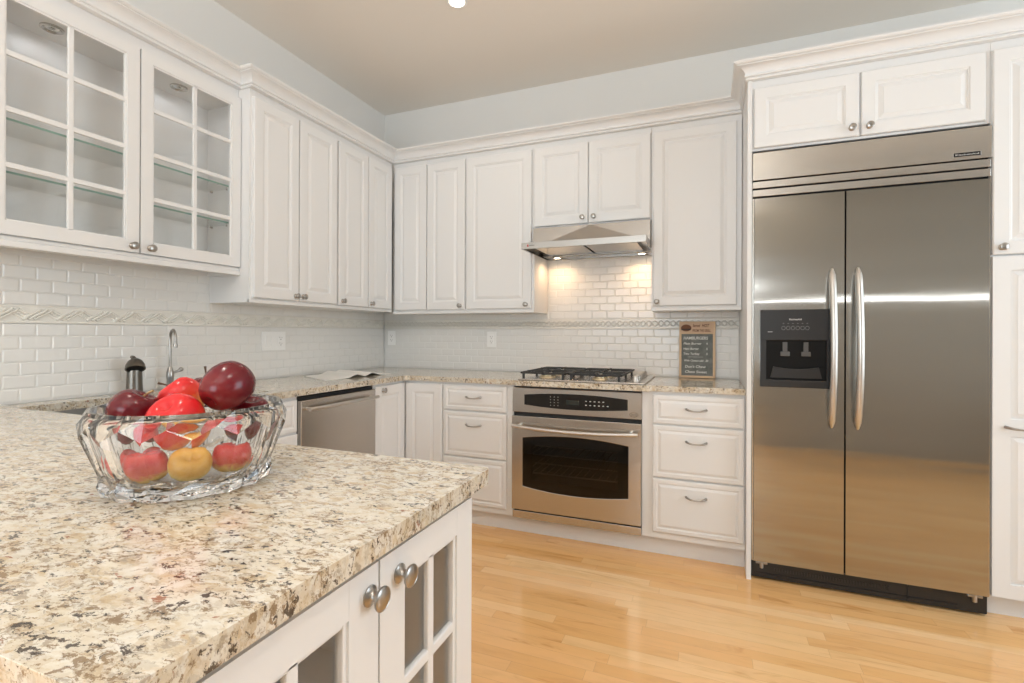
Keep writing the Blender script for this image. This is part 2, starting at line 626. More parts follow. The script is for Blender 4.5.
# right wall and front wall with openings for the windows
b = MB()
b.box(ROOM_X, ROOM_X + 0.12, -1.05, 0.12, 0, CEIL).box(ROOM_X, ROOM_X + 0.12, ROOM_Y, -2.85, 0, CEIL)
b.box(ROOM_X, ROOM_X + 0.12, -2.85, -1.05, 0, 0.7).box(ROOM_X, ROOM_X + 0.12, -2.85, -1.05, 2.4, CEIL)
slab('wall_right', b, M['wall'])
b = MB()
y0, y1 = ROOM_Y - 0.12, ROOM_Y
b.box(-0.12, 0.25, y0, y1, 0, CEIL).box(0.25, 2.45, y0, y1, 0, 0.7).box(0.25, 2.45, y0, y1, 2.4, CEIL)
b.box(2.45, ROOM_X + 0.12, y0, y1, 0, CEIL)
slab('wall_front', b, M['wall'])


slab('added_partition', MB().box(2.78, ROOM_X, -3.82, -3.70, 0, CEIL), mat('taupe_paint', (0.40, 0.375, 0.33), 0.7))  # added unseen wall, shapes the darker reflection in the refrigerator doors
bl = thing('added_bar_light', 'added glowing bar that puts the streak in the refrigerator doors, out of the picture', 'lamp', (3.9, -3.70, 1.51))  # added light source, only there for its reflected streak
MB().box(2.80, 5.1, -3.699, -3.675, 1.510, 1.545, None, 0.003).build('housing', M['handle'], bl)
MB().box(2.81, 5.09, -3.676, -3.666, 1.515, 1.540, None, 0.002).build('glow_strip', M['streak_glow'], bl)


def sash(name, T, u0, u1, v0, v1, nu):
    b = MB()
    b.box(u0, u1, v0, v0 + 0.06, -0.10, -0.04, T).box(u0, u1, v1 - 0.06, v1, -0.10, -0.04, T)
    for i in range(nu + 1):
        uc = u0 + 0.03 + (u1 - u0 - 0.06) * i / nu
        b.box(uc - 0.03, uc + 0.03, v0, v1, -0.10, -0.04, T)
    o = b.build(name, M['trim'])
    structure(o)
    MB().box(u0, u1, v0, v1, -0.075, -0.071, T).build('pane', M['pane'], o)


TF = Matrix(((-1, 0, 0, 0), (0, 0, 1, ROOM_Y), (0, 1, 0, 0), (0, 0, 0, 1)))
TR = Matrix(((0, 0, -1, ROOM_X), (-1, 0, 0, 0), (0, 1, 0, 0), (0, 0, 0, 1)))
sash('window_1', TF, -2.45, -0.25, 0.7, 2.4, 3)
sash('added_window_2', TR, 1.05, 2.85, 0.7, 2.4, 2)  # unseen window, added to hold the side fill

# ---------------------------------------------------------------- tiles (pattern of the walls)
def tiles(name, T, u0, u1, zones, wall):
    b = MB()
    tw, th, g = 0.1005, 0.0495, 0.0016
    for (ua, ub, v0, v1, up) in zones:
        rows = []
        if up:
            z = v0
            while z < v1 - 0.004:
                rows.append((z, min(z + th, v1)))
                z += th
        else:
            z = v1
            while z > v0 + 0.004:
                rows.append((max(z - th, v0), z))
                z -= th
        for i, (za, zb) in enumerate(rows):
            off = (tw / 2) * (i % 2) - 0.017
            k = math.floor((ua - off) / tw)
            while True:
                a = off + k * tw
                k += 1
                c = a + tw
                a2, c2 = max(a, ua), min(c, ub)
                if a >= ub:
                    break
                if c2 - a2 < 0.008:
                    continue
                h0, h1, h2 = 0.0027, 0.0040, 0.0050
                rr_ = []
                for ins, h in ((g / 2, h0), (g / 2 + 0.0006, h1), (g / 2 + 0.0055, h2)):
                    va, vb = za + ins, max(zb - ins, za + ins + 0.0005)
                    rr_.append([T @ Vector(p) for p in ((a2 + ins, va, h), (c2 - ins, va, h), (c2 - ins, vb, h), (a2 + ins, vb, h))])
                b.loft(rr_, cap0=False)
    o = b.build(name, M['tile'], wall)
    g_ = MB()
    for (ua, ub, v0, v1, up) in zones:
        g_.box(ua, ub, v0, v1, 0, 0.0031, T)
    g_.build('grout', M['grout'], o)
    return o


TB, TL = FB(0.0), FL(0.0)
B0, B1 = 1.218, 1.288
CT = 0.914
tiles('backsplash_tile', TL, -3.3, -0.008, [(-3.3, -0.008, CT, B0, False), (-3.3, -1.50, B1, 1.50, True), (-1.50, -0.008, B1, 1.36, True)], WL)
tiles('backsplash_tile', TB, 0.008, 2.594, [(0.008, 2.594, CT, B0, False), (0.008, 1.386, B1, 1.35, True), (1.386, 2.10, B1, 1.74, True), (2.10, 2.594, B1, 1.36, True)], WB)


def border(T, u0, u1, wall, lattice):
    b = MB()
    b.box(u0, u1, B0, B1, 0.001, 0.006, T)
    b.box(u0, u1, B0, B0 + 0.008, 0.001, 0.0085, T, 0.002).box(u0, u1, B1 - 0.007, B1, 0.001, 0.0075, T, 0.002)
    vm_, am = (B0 + B1) / 2, 0.019
    n_ = int((u1 - u0) / 0.006)
    if lattice:
        for sgn in (1, -1):
            for ph in (0, 0.5):
                pts = []
                for i in range(n_ + 1):
                    uu = u0 + (u1 - u0) * i / n_
                    t = ((uu / 0.075 + ph) % 1.0)
                    tri = 4 * abs(t - 0.5) - 1
                    pts.append(T @ Vector((uu, vm_ + sgn * am * tri, 0.0056)))
                b.tube(pts, 0.0040, 8)
    else:
        for ph in (0, 1.1, 2.2):
            pts, rr_ = [], []
            for i in range(n_ + 1):
                uu = u0 + (u1 - u0) * i / n_
                a = uu * 2 * pi / 0.105 + ph
                pts.append(T @ Vector((uu + 0.008 * sin(2 * a), vm_ + am * sin(a), 0.0075 + 0.002 * cos(a))))
                rr_.append(0.0040 + 0.0020 * sin(a * 0.5 + ph) ** 2)
            b.tube(pts, rr_, 6)
    return b.build('relief_border', M['border'], wall, smooth=50)


border(TL, -3.3, -0.012, WL, False)
border(TB, 0.012, 2.594, WB, True)

# ------------------------------------------------------------------ cabinet parts


def nested(b, T, u0, u1, v0, v1, rings):
    rr_ = []
    for ins, h in rings:
        rr_.append([T @ Vector(p) for p in ((u0 + ins, v0 + ins, h), (u1 - ins, v0 + ins, h), (u1 - ins, v1 - ins, h), (u0 + ins, v1 - ins, h))])
    b.loft(rr_)


DOOR = [(0, 0.0), (0, 0.016), (0.0035, 0.0195), (0.052, 0.0195), (0.0545, 0.0165), (0.058, 0.0165), (0.061, 0.0125), (0.065, 0.0115), (0.082, 0.0175), (0.0835, 0.0185)]
DRAWER = [(0, 0.0), (0, 0.013), (0.004, 0.0165), (0.006, 0.0172), (0.022, 0.0175), (0.025, 0.0145), (0.030, 0.0135), (0.041, 0.0185), (0.043, 0.0190)]


def door(parent, T, u0, u1, v0, v1, rings=DOOR, name='door', split=None):
    b = MB()
    if split is None:
        nested(b, T, u0, u1, v0, v1, rings)
    else:                                   # two raised panels with a middle rail
        b.box(u0 + 0.002, u1 - 0.002, v0 + 0.002, v1 - 0.002, 0.001, 0.0112, T)
        h = 0.0195
        for a in ((u0, u0 + 0.058, v0, v1), (u1 - 0.058, u1, v0, v1), (u0 + 0.058, u1 - 0.058, v0, v0 + 0.058), (u0 + 0.058, u1 - 0.058, v1 - 0.058, v1), (u0 + 0.058, u1 - 0.058, split - 0.035, split + 0.035)):
            b.box(a[0], a[1], a[2], a[3], 0, h, T)
        for va, vb in ((v0 + 0.058, split - 0.035), (split + 0.035, v1 - 0.058)):
            nested(b, T, u0 + 0.062, u1 - 0.062, va + 0.004, vb - 0.004, [(0, 0.010), (0, 0.0115), (0.017, 0.0175), (0.0185, 0.0185)])
    return b.build(name, M['cab'], parent)


def knob(parent, T, u, v, w, r=0.0155, name='knob', mt=None):
    prof = [(0.0, 0), (r * 0.86, 0), (r * 0.85, 0.0022), (r * 0.60, 0.0045), (r * 0.42, 0.008), (r * 0.40, 0.013), (r * 0.60, 0.0165), (r * 0.93, 0.0185), (r, 0.0205), (r * 0.98, 0.0225), (r * 0.86, 0.0238), (r * 0.82, 0.0234), (r * 0.55, 0.0250), (0.0005, 0.0258)]
    o = T @ Vector((u, v, w))
    ax = (T.to_3x3() @ Vector((0, 0, 1)))
    return MB().lathe(prof, o, ax, 20, False, True).build(name, mt or M['nickel'], parent, smooth=40)


def pull(parent, T, u, v, w, half=0.048):
    pts, rs_ = [], []
    k = 14
    for i in range(k + 1):
        t = -1 + 2 * i / k
        pts.append(T @ Vector((u + half * t, v - 0.006 * (1 - t * t), w + 0.004 + 0.024 * (1 - t ** 4))))
        rs_.append(0.0036 + 0.0030 * t * t)
    b = MB().tube(pts, rs_, 10)
    for sg in (-1, 1):
        b.cyl(T @ Vector((u + sg * half, v, w - 0.001)), T @ Vector((u + sg * half, v, w + 0.008)), 0.0068, 0.0058, 14)
    return b.build('pull_handle', M['nickel'], parent, smooth=45)


def glass_door(parent, T, u0, u1, v0, v1, nu, nv, st=0.054, rail=0.054, mu=0.019):
    b = MB()
    th = 0.020
    b.box(u0, u0 + st, v0, v1, 0, th, T).box(u1 - st, u1, v0, v1, 0, th, T)
    b.box(u0 + st, u1 - st, v0, v0 + rail, 0, th - 0.0002, T).box(u0 + st, u1 - st, v1 - rail, v1, 0, th - 0.0002, T)
    gu0, gu1, gv0, gv1 = u0 + st, u1 - st, v0 + rail, v1 - rail
    # sticking bead round the opening
    for a in ((gu0 - 0.001, gu0 + 0.007, gv0, gv1), (gu1 - 0.007, gu1 + 0.001, gv0, gv1), (gu0 + 0.007, gu1 - 0.007, gv0 - 0.001, gv0 + 0.007), (gu0 + 0.007, gu1 - 0.007, gv1 - 0.007, gv1 + 0.001)):
        b.box(a[0], a[1], a[2], a[3], 0.002, 0.0165, T, 0.002)
    d = b.build('door', M['cab'], parent)
    mb_ = MB()
    for i in range(1, nu):
        uc = gu0 + (gu1 - gu0) * i / nu
        mb_.box(uc - mu / 2, uc + mu / 2, gv0, gv1, 0.005, 0.0165, T, 0.003)
    for i in range(1, nv):
        vc_ = gv0 + (gv1 - gv0) * i / nv
        mb_.box(gu0, gu1, vc_ - mu / 2, vc_ + mu / 2, 0.005, 0.0162, T, 0.003)
    mb_.build('muntins', M['cab'], d)
    MB().box(gu0 - 0.004, gu1 + 0.004, gv0 - 0.004, gv1 + 0.004, 0.0065, 0.0085, T).build('pane', M['pane'], d)
    return d


UG = 'painted upper wall cabinets'
# ---- left wall, glass-fronted cabinet
XG = 0.2106
g = thing('glass_front_cabinet', 'white upper cabinet with two sixteen-light glass doors at the upper left', 'cabinet', (0, -1.98, 1.474))
g['label'] = 'white wall cabinet with two divided glass doors and glass shelves, at the left'
yA, yB, zA, zB = -2.492, -1.510, 1.474, 2.412
b = MB()
b.box(0.013, XG - 0.02, yA, yA + 0.018, zA, zB).box(0.013, XG - 0.02, yB - 0.018, yB, zA, zB)
b.box(0.013, XG - 0.02, yA + 0.018, yB - 0.018, 2.335, 2.353).box(0.013, XG - 0.02, yA + 0.018, yB - 0.018, 1.535, 1.553).box(0.003, 0.013, yA, yB, zA, zB)
# face frame
b.box(XG - 0.02, XG, yA, yB, 2.335, zB).box(XG - 0.02, XG, yA, yB, zA, 1.553).box(XG - 0.02, XG, yB - 0.045, yB, 1.553, 2.335).box(XG - 0.02, XG, yA, yA + 0.045, 1.553, 2.335)
b.box(XG - 0.02, XG, -2.003, -1.975, 1.553, 2.335)
b.build('carcass', M['cab'], g)
b = MB().box(XG - 0.004, XG + 0.016, yA, yB + 0.002, 1.474, 1.496, None, 0.003).box(XG - 0.004, XG + 0.010, yA, yB + 0.001, 1.496, 1.511, None, 0.003)
b.build('light_rail', M['cab'], g)
TG = FL(XG)
for (a, c, kx) in ((-2.466, -1.992, -2.018), (-1.986, -1.512, -1.947)):
    d = glass_door(g, TG, a, c, 1.515, 2.366, 2, 4, 0.047, 0.046)
    knob(d, TG, kx, 1.540, 0.0195)
for z in (1.728, 1.910):
    MB().box(0.014, XG - 0.012, yA + 0.02, yB - 0.02, z, z + 0.008).build('glass_shelf', M['shelf'], g)
    MB().box(XG - 0.012, XG - 0.0115, yA + 0.02, yB - 0.02, z, z + 0.008).build('shelf_edge', M['shelfedge'], g)
for z in (1.724, 1.906):
    for yy in (yA + 0.024, yB - 0.024):
        for x in (0.05, 0.165):
            MB().cyl((x, yy - 0.007, z), (x, yy + 0.007, z), 0.004, None, 8).build('shelf_pin', M['nickel'], g)
for yy in (-2.235, -1.75):
    MB().lathe([(0.036, 0), (0.036, -0.005), (0.030, -0.008), (0.026, -0.004), (0.014, 0.004), (0.008, -0.004), (0.001, -0.006)], (0.115, yy, 2.336), (0, 0, 1), 24, True, False).build('puck_light', M['puck'], g, smooth=40)


def upper_cab(label, T, u0, u1, v0, v1, depth, doors, knobs, frame0, frame1, rail=True, end=None, loc=None):
    c = thing('wall_cabinet', label, 'cabinet', loc or (T @ Vector(((u0 + u1) / 2, v0, -depth / 2))), UG)
    bb = MB().box(u0, u1, v0, v1, -depth, 0, T)
    bb.build('carcass', M['cab'], c)
    if rail:
        MB().box(u0, u1, v0 - 0.002, v0 + 0.018, -0.012, 0.007, T, 0.003).build('light_rail', M['cab'], c)
    for i, (a, e, va, vb) in enumerate(doors):
        d = door(c, T, a, e, va, vb)
        for (ku, kv, di) in knobs:
            if di == i:
                knob(d, T, ku, kv, 0.0195)
    return c


XU = 0.284
TU = FL(XU)
DT = 2.375
upper_cab('white double-door wall cabinet next to the glass cabinet on the left wall', TU, -1.508, -0.886, 1.338, 2.412, XU - 0.003,
          [(-1.494, -1.199, 1.362, DT), (-1.192, -0.892, 1.362, DT)], [(-1.222, 1.388, 0), (-1.168, 1.388, 1)], 0, 0)
upper_cab('narrow double-door white wall cabinet on the left wall beside the inside corner', TU, -0.884, -0.306, 1.338, 2.412, XU - 0.003,
          [(-0.876, -0.592, 1.358, DT), (-0.585, -0.325, 1.358, DT)], [(-0.843, 1.385, 0), (-0.560, 1.385, 1)], 0, 0)
YU = -0.284
TU2 = FB(YU)
upper_cab('white double-door wall cabinet on the back wall filling the inside corner, one knob', TU2, 0.286, 0.882, 1.3245, 2.412, 0.281,
          [(0.309, 0.573, 1.350, DT), (0.580, 0.876, 1.350, DT)], [(0.843, 1.375, 1)], 0, 0)
upper_cab('single-door white wall cabinet left of the range hood, knob at its right', TU2, 0.884, 1.3725, 1.3245, 2.412, 0.281,
          [(0.890, 1.357, 1.350, DT)], [(1.322, 1.375, 0)], 0, 0)
upper_cab('short double-door white wall cabinet directly above the range hood', TU2, 1.374, 2.104, 1.866, 2.412, 0.281,
          [(1.378, 1.727, 1.872, DT), (1.732, 2.100, 1.872, DT)], [(1.694, 1.908, 0), (1.765, 1.908, 1)], 0, 0, rail=False)
upper_cab('single-door white wall cabinet right of the range hood, knob at its left', TU2, 2.106, 2.592, 1.3235, 2.412, 0.281,
          [(2.118, 2.566, 1.351, DT)], [(2.140, 1.375, 0)], 0, 0)
# above the refrigerator
YF = -0.652
TFR = FB(YF)
upper_cab('shallow double-door white cabinet above the steel refrigerator', TFR, 2.618, 3.515, 2.074, 2.412, 0.645,
          [(2.624, 3.050, 2.084, 2.370), (3.058, 3.495, 2.084, 2.370)], [(3.022, 2.120, 0), (3.088, 2.120, 1)], 0, 0, rail=False)
p = MB().box(2.5955, 2.6165, -0.668, -0.002, 0, 2.412).build('side_panel', M['cab'], bevel=0.0015)
tag(p, 'tall white gable panel between the right drawers and the refrigerator', 'panel')
# pantry
pt = thing('pantry_cabinet', 'tall white pantry cabinet at the right edge, right of the refrigerator', 'cabinet', (3.8, -0.33, 0))
b = MB().box(3.5165, 4.12, YF, -0.003, 0.10, 2.412).box(3.5165, 4.12, YF + 0.06, -0.003, 0.0, 0.10)
b.build('carcass', M['cab'], pt)
d = door(pt, TFR, 3.518, 4.08, 1.520, 2.372)
knob(d, TFR, 3.547, 1.550, 0.0195)
d = door(pt, TFR, 3.518, 4.08, 0.103, 1.512, split=0.805)
pull(d, TFR, 3.612, 0.808, 0.0195, 0.052)

# ---- crown moulding
CPROF = [(-0.02, 0.0), (0.007, 0.0), (0.009, 0.004), (0.007, 0.009), (0.004, 0.0105), (0.004, 0.013), (0.012, 0.015), (0.014, 0.019), (0.012, 0.023), (0.009, 0.0245), (0.011, 0.031), (0.016, 0.040), (0.024, 0.049), (0.036, 0.056), (0.046, 0.059), (0.046, 0.0625), (0.052, 0.0635), (0.058, 0.0665), (0.062, 0.072), (0.062, 0.078), (-0.02, 0.078)]


def offset_path(path, d):
    out = []
    n_ = len(path)
    for i, p_ in enumerate(path):
        p_ = Vector(p_)
        ns = []
        if i > 0:
            t = (p_ - Vector(path[i - 1])).normalized()
            ns.append(Vector((t.y, -t.x)))
        if i < n_ - 1:
            t = (Vector(path[i + 1]) - p_).normalized()
            ns.append(Vector((t.y, -t.x)))
        if len(ns) == 1:
            out.append(p_ + ns[0] * d)
        else:
            nn = (ns[0] + ns[1])
            nn /= nn.length
            out.append(p_ + nn * (d / nn.dot(ns[0])))
    return out


XGc, XUc = XG + 0.021, XU + 0.021
CPATH = [(XGc, -2.62), (XGc, -1.510), (XUc, -1.510), (XUc, -XUc), (2.594, -XUc), (2.594, YF - 0.021), (4.3, YF - 0.021)]
z0 = 2.4125
offs = [offset_path(CPATH, o) for o, h in CPROF]
b = MB()
b.loft([[(offs[k][i].x, offs[k][i].y, z0 + CPROF[k][1]) for k in range(len(CPROF))] for i in range(len(CPATH))])
cm = b.build('crown_moulding', M['cab'], smooth=35)
tag(cm, 'white crown moulding stepping along the top of all the wall cabinets', 'moulding')

# ------------------------------------------------------------------ base cabinets
XB = 0.590
YB = -0.590
TBB, TBL = FB(YB), FL(XB)
BG = 'painted base cabinets'


def toe(name, bb):
    o = bb.build(name, M['trim'])
    structure(o)


toe('trim_1', MB().box(0.54, 2.5945, -0.535, -0.520, 0, 0.105))
toe('trim_2', MB().box(0.520, 0.535, -2.44, -0.535, 0, 0.105))


def drawer_unit(label, u0, u1, du0, du1, fr):
    c = thing('drawer_cabinet', label, 'cabinet', ((u0 + u1) / 2, YB / 2, 0.106), BG)
    MB().box(u0, u1, YB, -0.02, 0.106, 0.882).build('carcass', M['cab'], c)
    for v0, v1 in fr:
        d = door(c, TBB, du0, du1, v0, v1, DRAWER, 'drawer')
        vv = (v0 + v1) / 2 + (0.008 if v1 - v0 < 0.2 else (v1 - v0) * 0.22)
        pull(d, TBB, (du0 + du1) / 2 - 0.003, vv, 0.019)
    return c


FR = [(0.141, 0.424), (0.432, 0.706), (0.714, 0.866)]
drawer_unit('white three-drawer base cabinet left of the oven', 0.885, 1.3525, 0.890, 1.312, FR)
drawer_unit('white three-drawer base cabinet between the oven and the refrigerator', 2.0935, 2.5945, 2.149, 2.589, FR)

c = thing('corner_cabinet', 'white corner base cabinet with two doors meeting at right angles under the worktop', 'cabinet', (0.3, -0.3, 0.106), BG)
b = MB().prism([(0.02, -0.02), (0.02, -0.917), (XB, -0.917), (XB, YB), (0.883, YB), (0.883, -0.02)], 0.106, 0.882)
b.build('carcass', M['cab'], c)
d = door(c, TBL, -0.914, -0.613, 0.125, 0.868)
knob(d, TBL, -0.846, 0.842, 0.0195)
door(c, TBB, 0.613, 0.876, 0.125, 0.868)
# dishwasher
dw = thing('dishwasher', 'stainless steel dishwasher with a bar handle, left of the corner cabinet', 'dishwasher', (0.3, -1.216, 0.10))
MB().box(0.03, XB - 0.002, -1.498, -0.919, 0.10, 0.872).build('body', M['dark'], dw)
MB().box(XB - 0.002, XB + 0.024, -1.495, -0.922, 0.13, 0.858, None, 0.004).build('door', M['steel'], dw)
b = MB().tube([(0.654, -1.480, 0.818), (0.654, -0.950, 0.818)], 0.0095, 14)
for yy in (-1.458, -0.973):
    b.cyl((0.612, yy, 0.818), (0.654, yy, 0.818), 0.008)
b.build('bar_handle', M['handle'], dw, smooth=40)
# sink base
sb = thing('sink_cabinet', 'white sink base cabinet behind the glass bowl, left of the dishwasher', 'cabinet', (0.3, -1.95, 0.106), BG)
MB().box(0.02, XB, -2.405, -1.500, 0.106, 0.66).box(XB - 0.03, XB, -2.405, -1.500, 0.66, 0.882).build('carcass', M['cab'], sb)
for i, (a, e) in enumerate(((-2.39, -1.962), (-1.954, -1.510))):
    door(sb, TBL, a, e, 0.714, 0.866, DRAWER, 'drawer_front')
    door(sb, TBL, a, e, 0.125, 0.704)
# ------------------------------------------------------------------ wall oven
OX0, OX1 = 1.354, 2.092
ov = thing('wall_oven', 'stainless steel oven with a dark arched window, under the gas cooktop', 'oven', ((OX0 + OX1) / 2, -0.3, 0.106))
YO = -0.592
TO = FB(YO)
b = MB()
ob = (OX0 + 0.004, OX1 - 0.004, 0.152, 0.872)
b.box(ob[0], 1.40, YO, -0.03, 0.152, 0.872).box(2.046, ob[1], YO, -0.03, 0.152, 0.872).box(1.40, 2.046, YO, -0.03, 0.62, 0.872).box(1.40, 2.046, YO, -0.03, 0.152, 0.25).box(1.40, 2.046, -0.10, -0.03, 0.25, 0.62)
b.build('body', mat('oven_enamel', (0.10, 0.085, 0.07), 0.4), ov)
for zr in (0.37, 0.48):
    b = MB()
    for i in range(15):
        b.cyl((1.42 + i * 0.0433, -0.56, zr), (1.42 + i * 0.0433, -0.12, zr), 0.0025, None, 6)
    for yy in (-0.56, -0.34, -0.12):
        b.cyl((1.402, yy, zr - 0.004), (2.044, yy, zr - 0.004), 0.004, None, 8)
    b.build('rack', M['handle'], ov)
b = MB().box(OX0, OX1, 0.728, 0.870, 0, 0.020, TO, 0.002)
b.build('control_panel', M['steel'], ov)


def lens(u0, u1, vmid_l, h_end, h_mid, bow, T, w0, w1, k=24):
    """panel with a bowed top and bottom edge"""
    top, bot = [], []
    for i in range(k + 1):
        t = -1 + 2 * i / k
        uu = u0 + (u1 - u0) * (t + 1) / 2
        hh = h_end + (h_mid - h_end) * (1 - t * t)
        top.append((uu, vmid_l + hh))
        bot.append((uu, vmid_l - hh + bow * (0)))
    poly = bot + list(reversed(top))
    b_ = MB()
    b_.loft([[T @ Vector((x, y, w0)) for x, y in poly], [T @ Vector((x, y, w1)) for x, y in poly]])
    return b_


cp = [o for o in ov.children if o.name.startswith('control_panel')][0]
lens(1.428, 2.020, 0.802, 0.029, 0.044, 0, TO, 0.018, 0.0215).build('display_glass', M['blackgloss'], cp)
b = MB()
for i in range(3):
    for j in range(4):
        b.box(1.585 + i * 0.022, 1.589 + i * 0.022, 0.776 + j * 0.016, 0.779 + j * 0.016, 0.021, 0.0219, TO)
b.build('keypad_marks', M['mark'], cp)
b = MB()
for i in range(5):
    b.box(1.788 + i * 0.024, 1.797 + i * 0.024, 0.808, 0.813, 0.021, 0.0219, TO)
for i in range(6):
    b.box(1.788 + i * 0.024, 1.797 + i * 0.024, 0.786, 0.791, 0.021, 0.0219, TO)
b.build('function_key_marks', M['mark'], cp)
MB().box(1.678, 1.752, 0.786, 0.812, 0.021, 0.0217, TO).build('clock_display', mat('dim_display', (0.03, 0.035, 0.03), 0.2), cp)
b = MB()
pts = [TO @ Vector((2.052 + 0.022 * cos(2 * pi * i / 28), 0.752 + 0.0115 * sin(2 * pi * i / 28), 0.0215)) for i in range(29)]
b.tube(pts, 0.0013, 6).build('oval_badge', M['pewter'], cp)
text('DCS', 0.015, TO, M['pewter'], 'lettering', cp, width=0.030, u=2.037, v=0.7465, w=0.0205)
# door
def lens_poly(u0, u1, vm, he, hm, k=24):
    top, bot = [], []
    for i in range(k + 1):
        t = -1 + 2 * i / k
        hh = he + (hm - he) * (1 - t * t)
        top.append((u0 + (u1 - u0) * (t + 1) / 2, vm + hh))
        bot.append((u0 + (u1 - u0) * (t + 1) / 2, vm - hh))
    return bot + list(reversed(top))


def holed(outer, hole, w0, w1, T):
    bm_ = bmesh.new()
    es = []
    for poly in (outer, hole):
        vv_ = [bm_.verts.new(T @ Vector((x, y, w1))) for x, y in poly]
        es += [bm_.edges.new((vv_[i], vv_[(i + 1) % len(vv_)])) for i in range(len(vv_))]
    bmesh.ops.triangle_fill(bm_, use_beauty=True, edges=es)
    ex = bmesh.ops.extrude_face_region(bm_, geom=bm_.faces[:])
    dvec = T.to_3x3() @ Vector((0, 0, w0 - w1))
    bmesh.ops.translate(bm_, verts=[q for q in ex['geom'] if isinstance(q, bmesh.types.BMVert)], vec=dvec)
    r_ = MB()
    r_.bm.free()
    r_.bm = bm_
    return r_


LP = lens_poly(1.421, 2.026, 0.441, 0.140, 0.164)
od = holed([(OX0, 0.162), (OX1, 0.162), (OX1, 0.706), (OX0, 0.706)], LP, 0.0, 0.030, TO).build('door', M['steel'], ov, bevel=0.002)
M['oven_glass'] = thin_glass('smoked_oven_glass', (0.40, 0.36, 0.32), 1.5, 0.02)
MB().prism(LP, 0.0255, 0.0275, TO).build('window', M['oven_glass'], od)
holed(lens_poly(1.422, 2.025, 0.441, 0.139, 0.163), [(1.478, 0.335), (1.968, 0.335), (1.968, 0.545), (1.478, 0.545)], 0.012, 0.022, TO).build('window_mask', M['black'], od)
pts, rs_ = [], []
for i in range(19):
    t = -1 + 2 * i / 18
    pts.append(TO @ Vector((1.723 + 0.356 * t, 0.655 - 0.014 * (1 - t * t), 0.068 + 0.012 * (1 - t * t))))
    rs_.append(0.0105)
b = MB().tube(pts, rs_, 12)
for sg in (-1, 1):
    b.cyl(TO @ Vector((1.723 + sg * 0.318, 0.652, 0.026)), TO @ Vector((1.723 + sg * 0.318, 0.652, 0.068)), 0.010)
b.build('bar_handle', M['handle'], od, smooth=40)
MB().box(OX0, OX1, 0.108, 0.150, -0.25, 0.016, TO, 0.002).build('vent_trim', M['steel'], ov)
MB().box(OX0 + 0.005, OX1 - 0.005, 0.706, 0.728, -0.05, 0.006, TO).build('vent_slot', M['dark'], ov)

# ------------------------------------------------------------------ granite worktop
def arc(cx, cy, r, a0, a1, k=5):
    return [(cx + r * cos(radians(a0 + (a1 - a0) * i / k)), cy + r * sin(radians(a0 + (a1 - a0) * i / k))) for i in range(k + 1)]


out = [(0.009, -0.009), (2.5935, -0.009), (2.5935, -0.615), (2.165, -0.615), (2.135, -0.622), (2.12, -0.645), (1.385, -0.645), (1.362, -0.622), (1.335, -0.615)]
out += arc(0.655, -0.655, 0.040, 90, 180)
out += arc(0.645, -2.38, 0.030, 180, 270)
out += arc(2.0025, -2.424, 0.013, 90, 0)
out += arc(1.9805, -3.070, 0.035, 0, -90)
out += [(0.009, -3.105)]
hole = arc(0.165, -1.645, 0.045, 90, 180) + arc(0.155, -2.308, 0.035, 180, 270) + arc(0.505, -2.298, 0.045, 270, 360) + arc(0.505, -1.645, 0.045, 0, 90)
bm = bmesh.new()
ZT0, ZT1 = 0.8835, CT
loops = []
for poly in (out, hole):
    vv = [bm.verts.new((x, y, ZT1)) for x, y in poly]
    loops.append([bm.edges.new((vv[i], vv[(i + 1) % len(vv)])) for i in range(len(vv))])
bmesh.ops.triangle_fill(bm, use_beauty=True, edges=loops[0] + loops[1])
ext = bmesh.ops.extrude_face_region(bm, geom=bm.faces[:])
bmesh.ops.translate(bm, verts=[q for q in ext['geom'] if isinstance(q, bmesh.types.BMVert)], vec=(0, 0, ZT0 - ZT1))
b = MB()
b.bm.free()
b.bm = bm
wt_ = b.build('granite_worktop', M['granite'], None, loc=None)
bv = wt_.modifiers.new('Bevel', 'BEVEL')
bv.width, bv.segments, bv.limit_method, bv.angle_limit = 0.009, 3, 'ANGLE', radians(50)
tag(wt_, 'speckled cream granite worktop running round three sides of the kitchen', 'worktop')

# sink
sk = thing('undermount_sink', 'dark steel sink sunk into the granite behind the glass bowl', 'sink', (0.33, -1.955, 0.70))
rings = []
for ins, z in ((-0.02, ZT0 - 0.0005), (0.0, ZT0 - 0.0005), (0.006, ZT0 - 0.03), (0.012, 0.74), (0.05, 0.705)):
    rings.append([(0.12 + ins if x < 0.33 else 0.55 - ins, -2.343 + ins if y < -1.95 else -1.60 - ins, z) for x, y in ((0, -3), (1, -3), (1, 0), (0, 0))])
MB().loft(rings, True, False, True).build('basin', M['sink'], sk, fix=True)
MB().lathe([(0.045, 0), (0.043, 0.004), (0.02, 0.001), (0.001, 0.001)], (0.33, -1.955, 0.7055), (0, 0, 1), 20, True, False).build('drain', M['nickel'], sk, smooth=40)

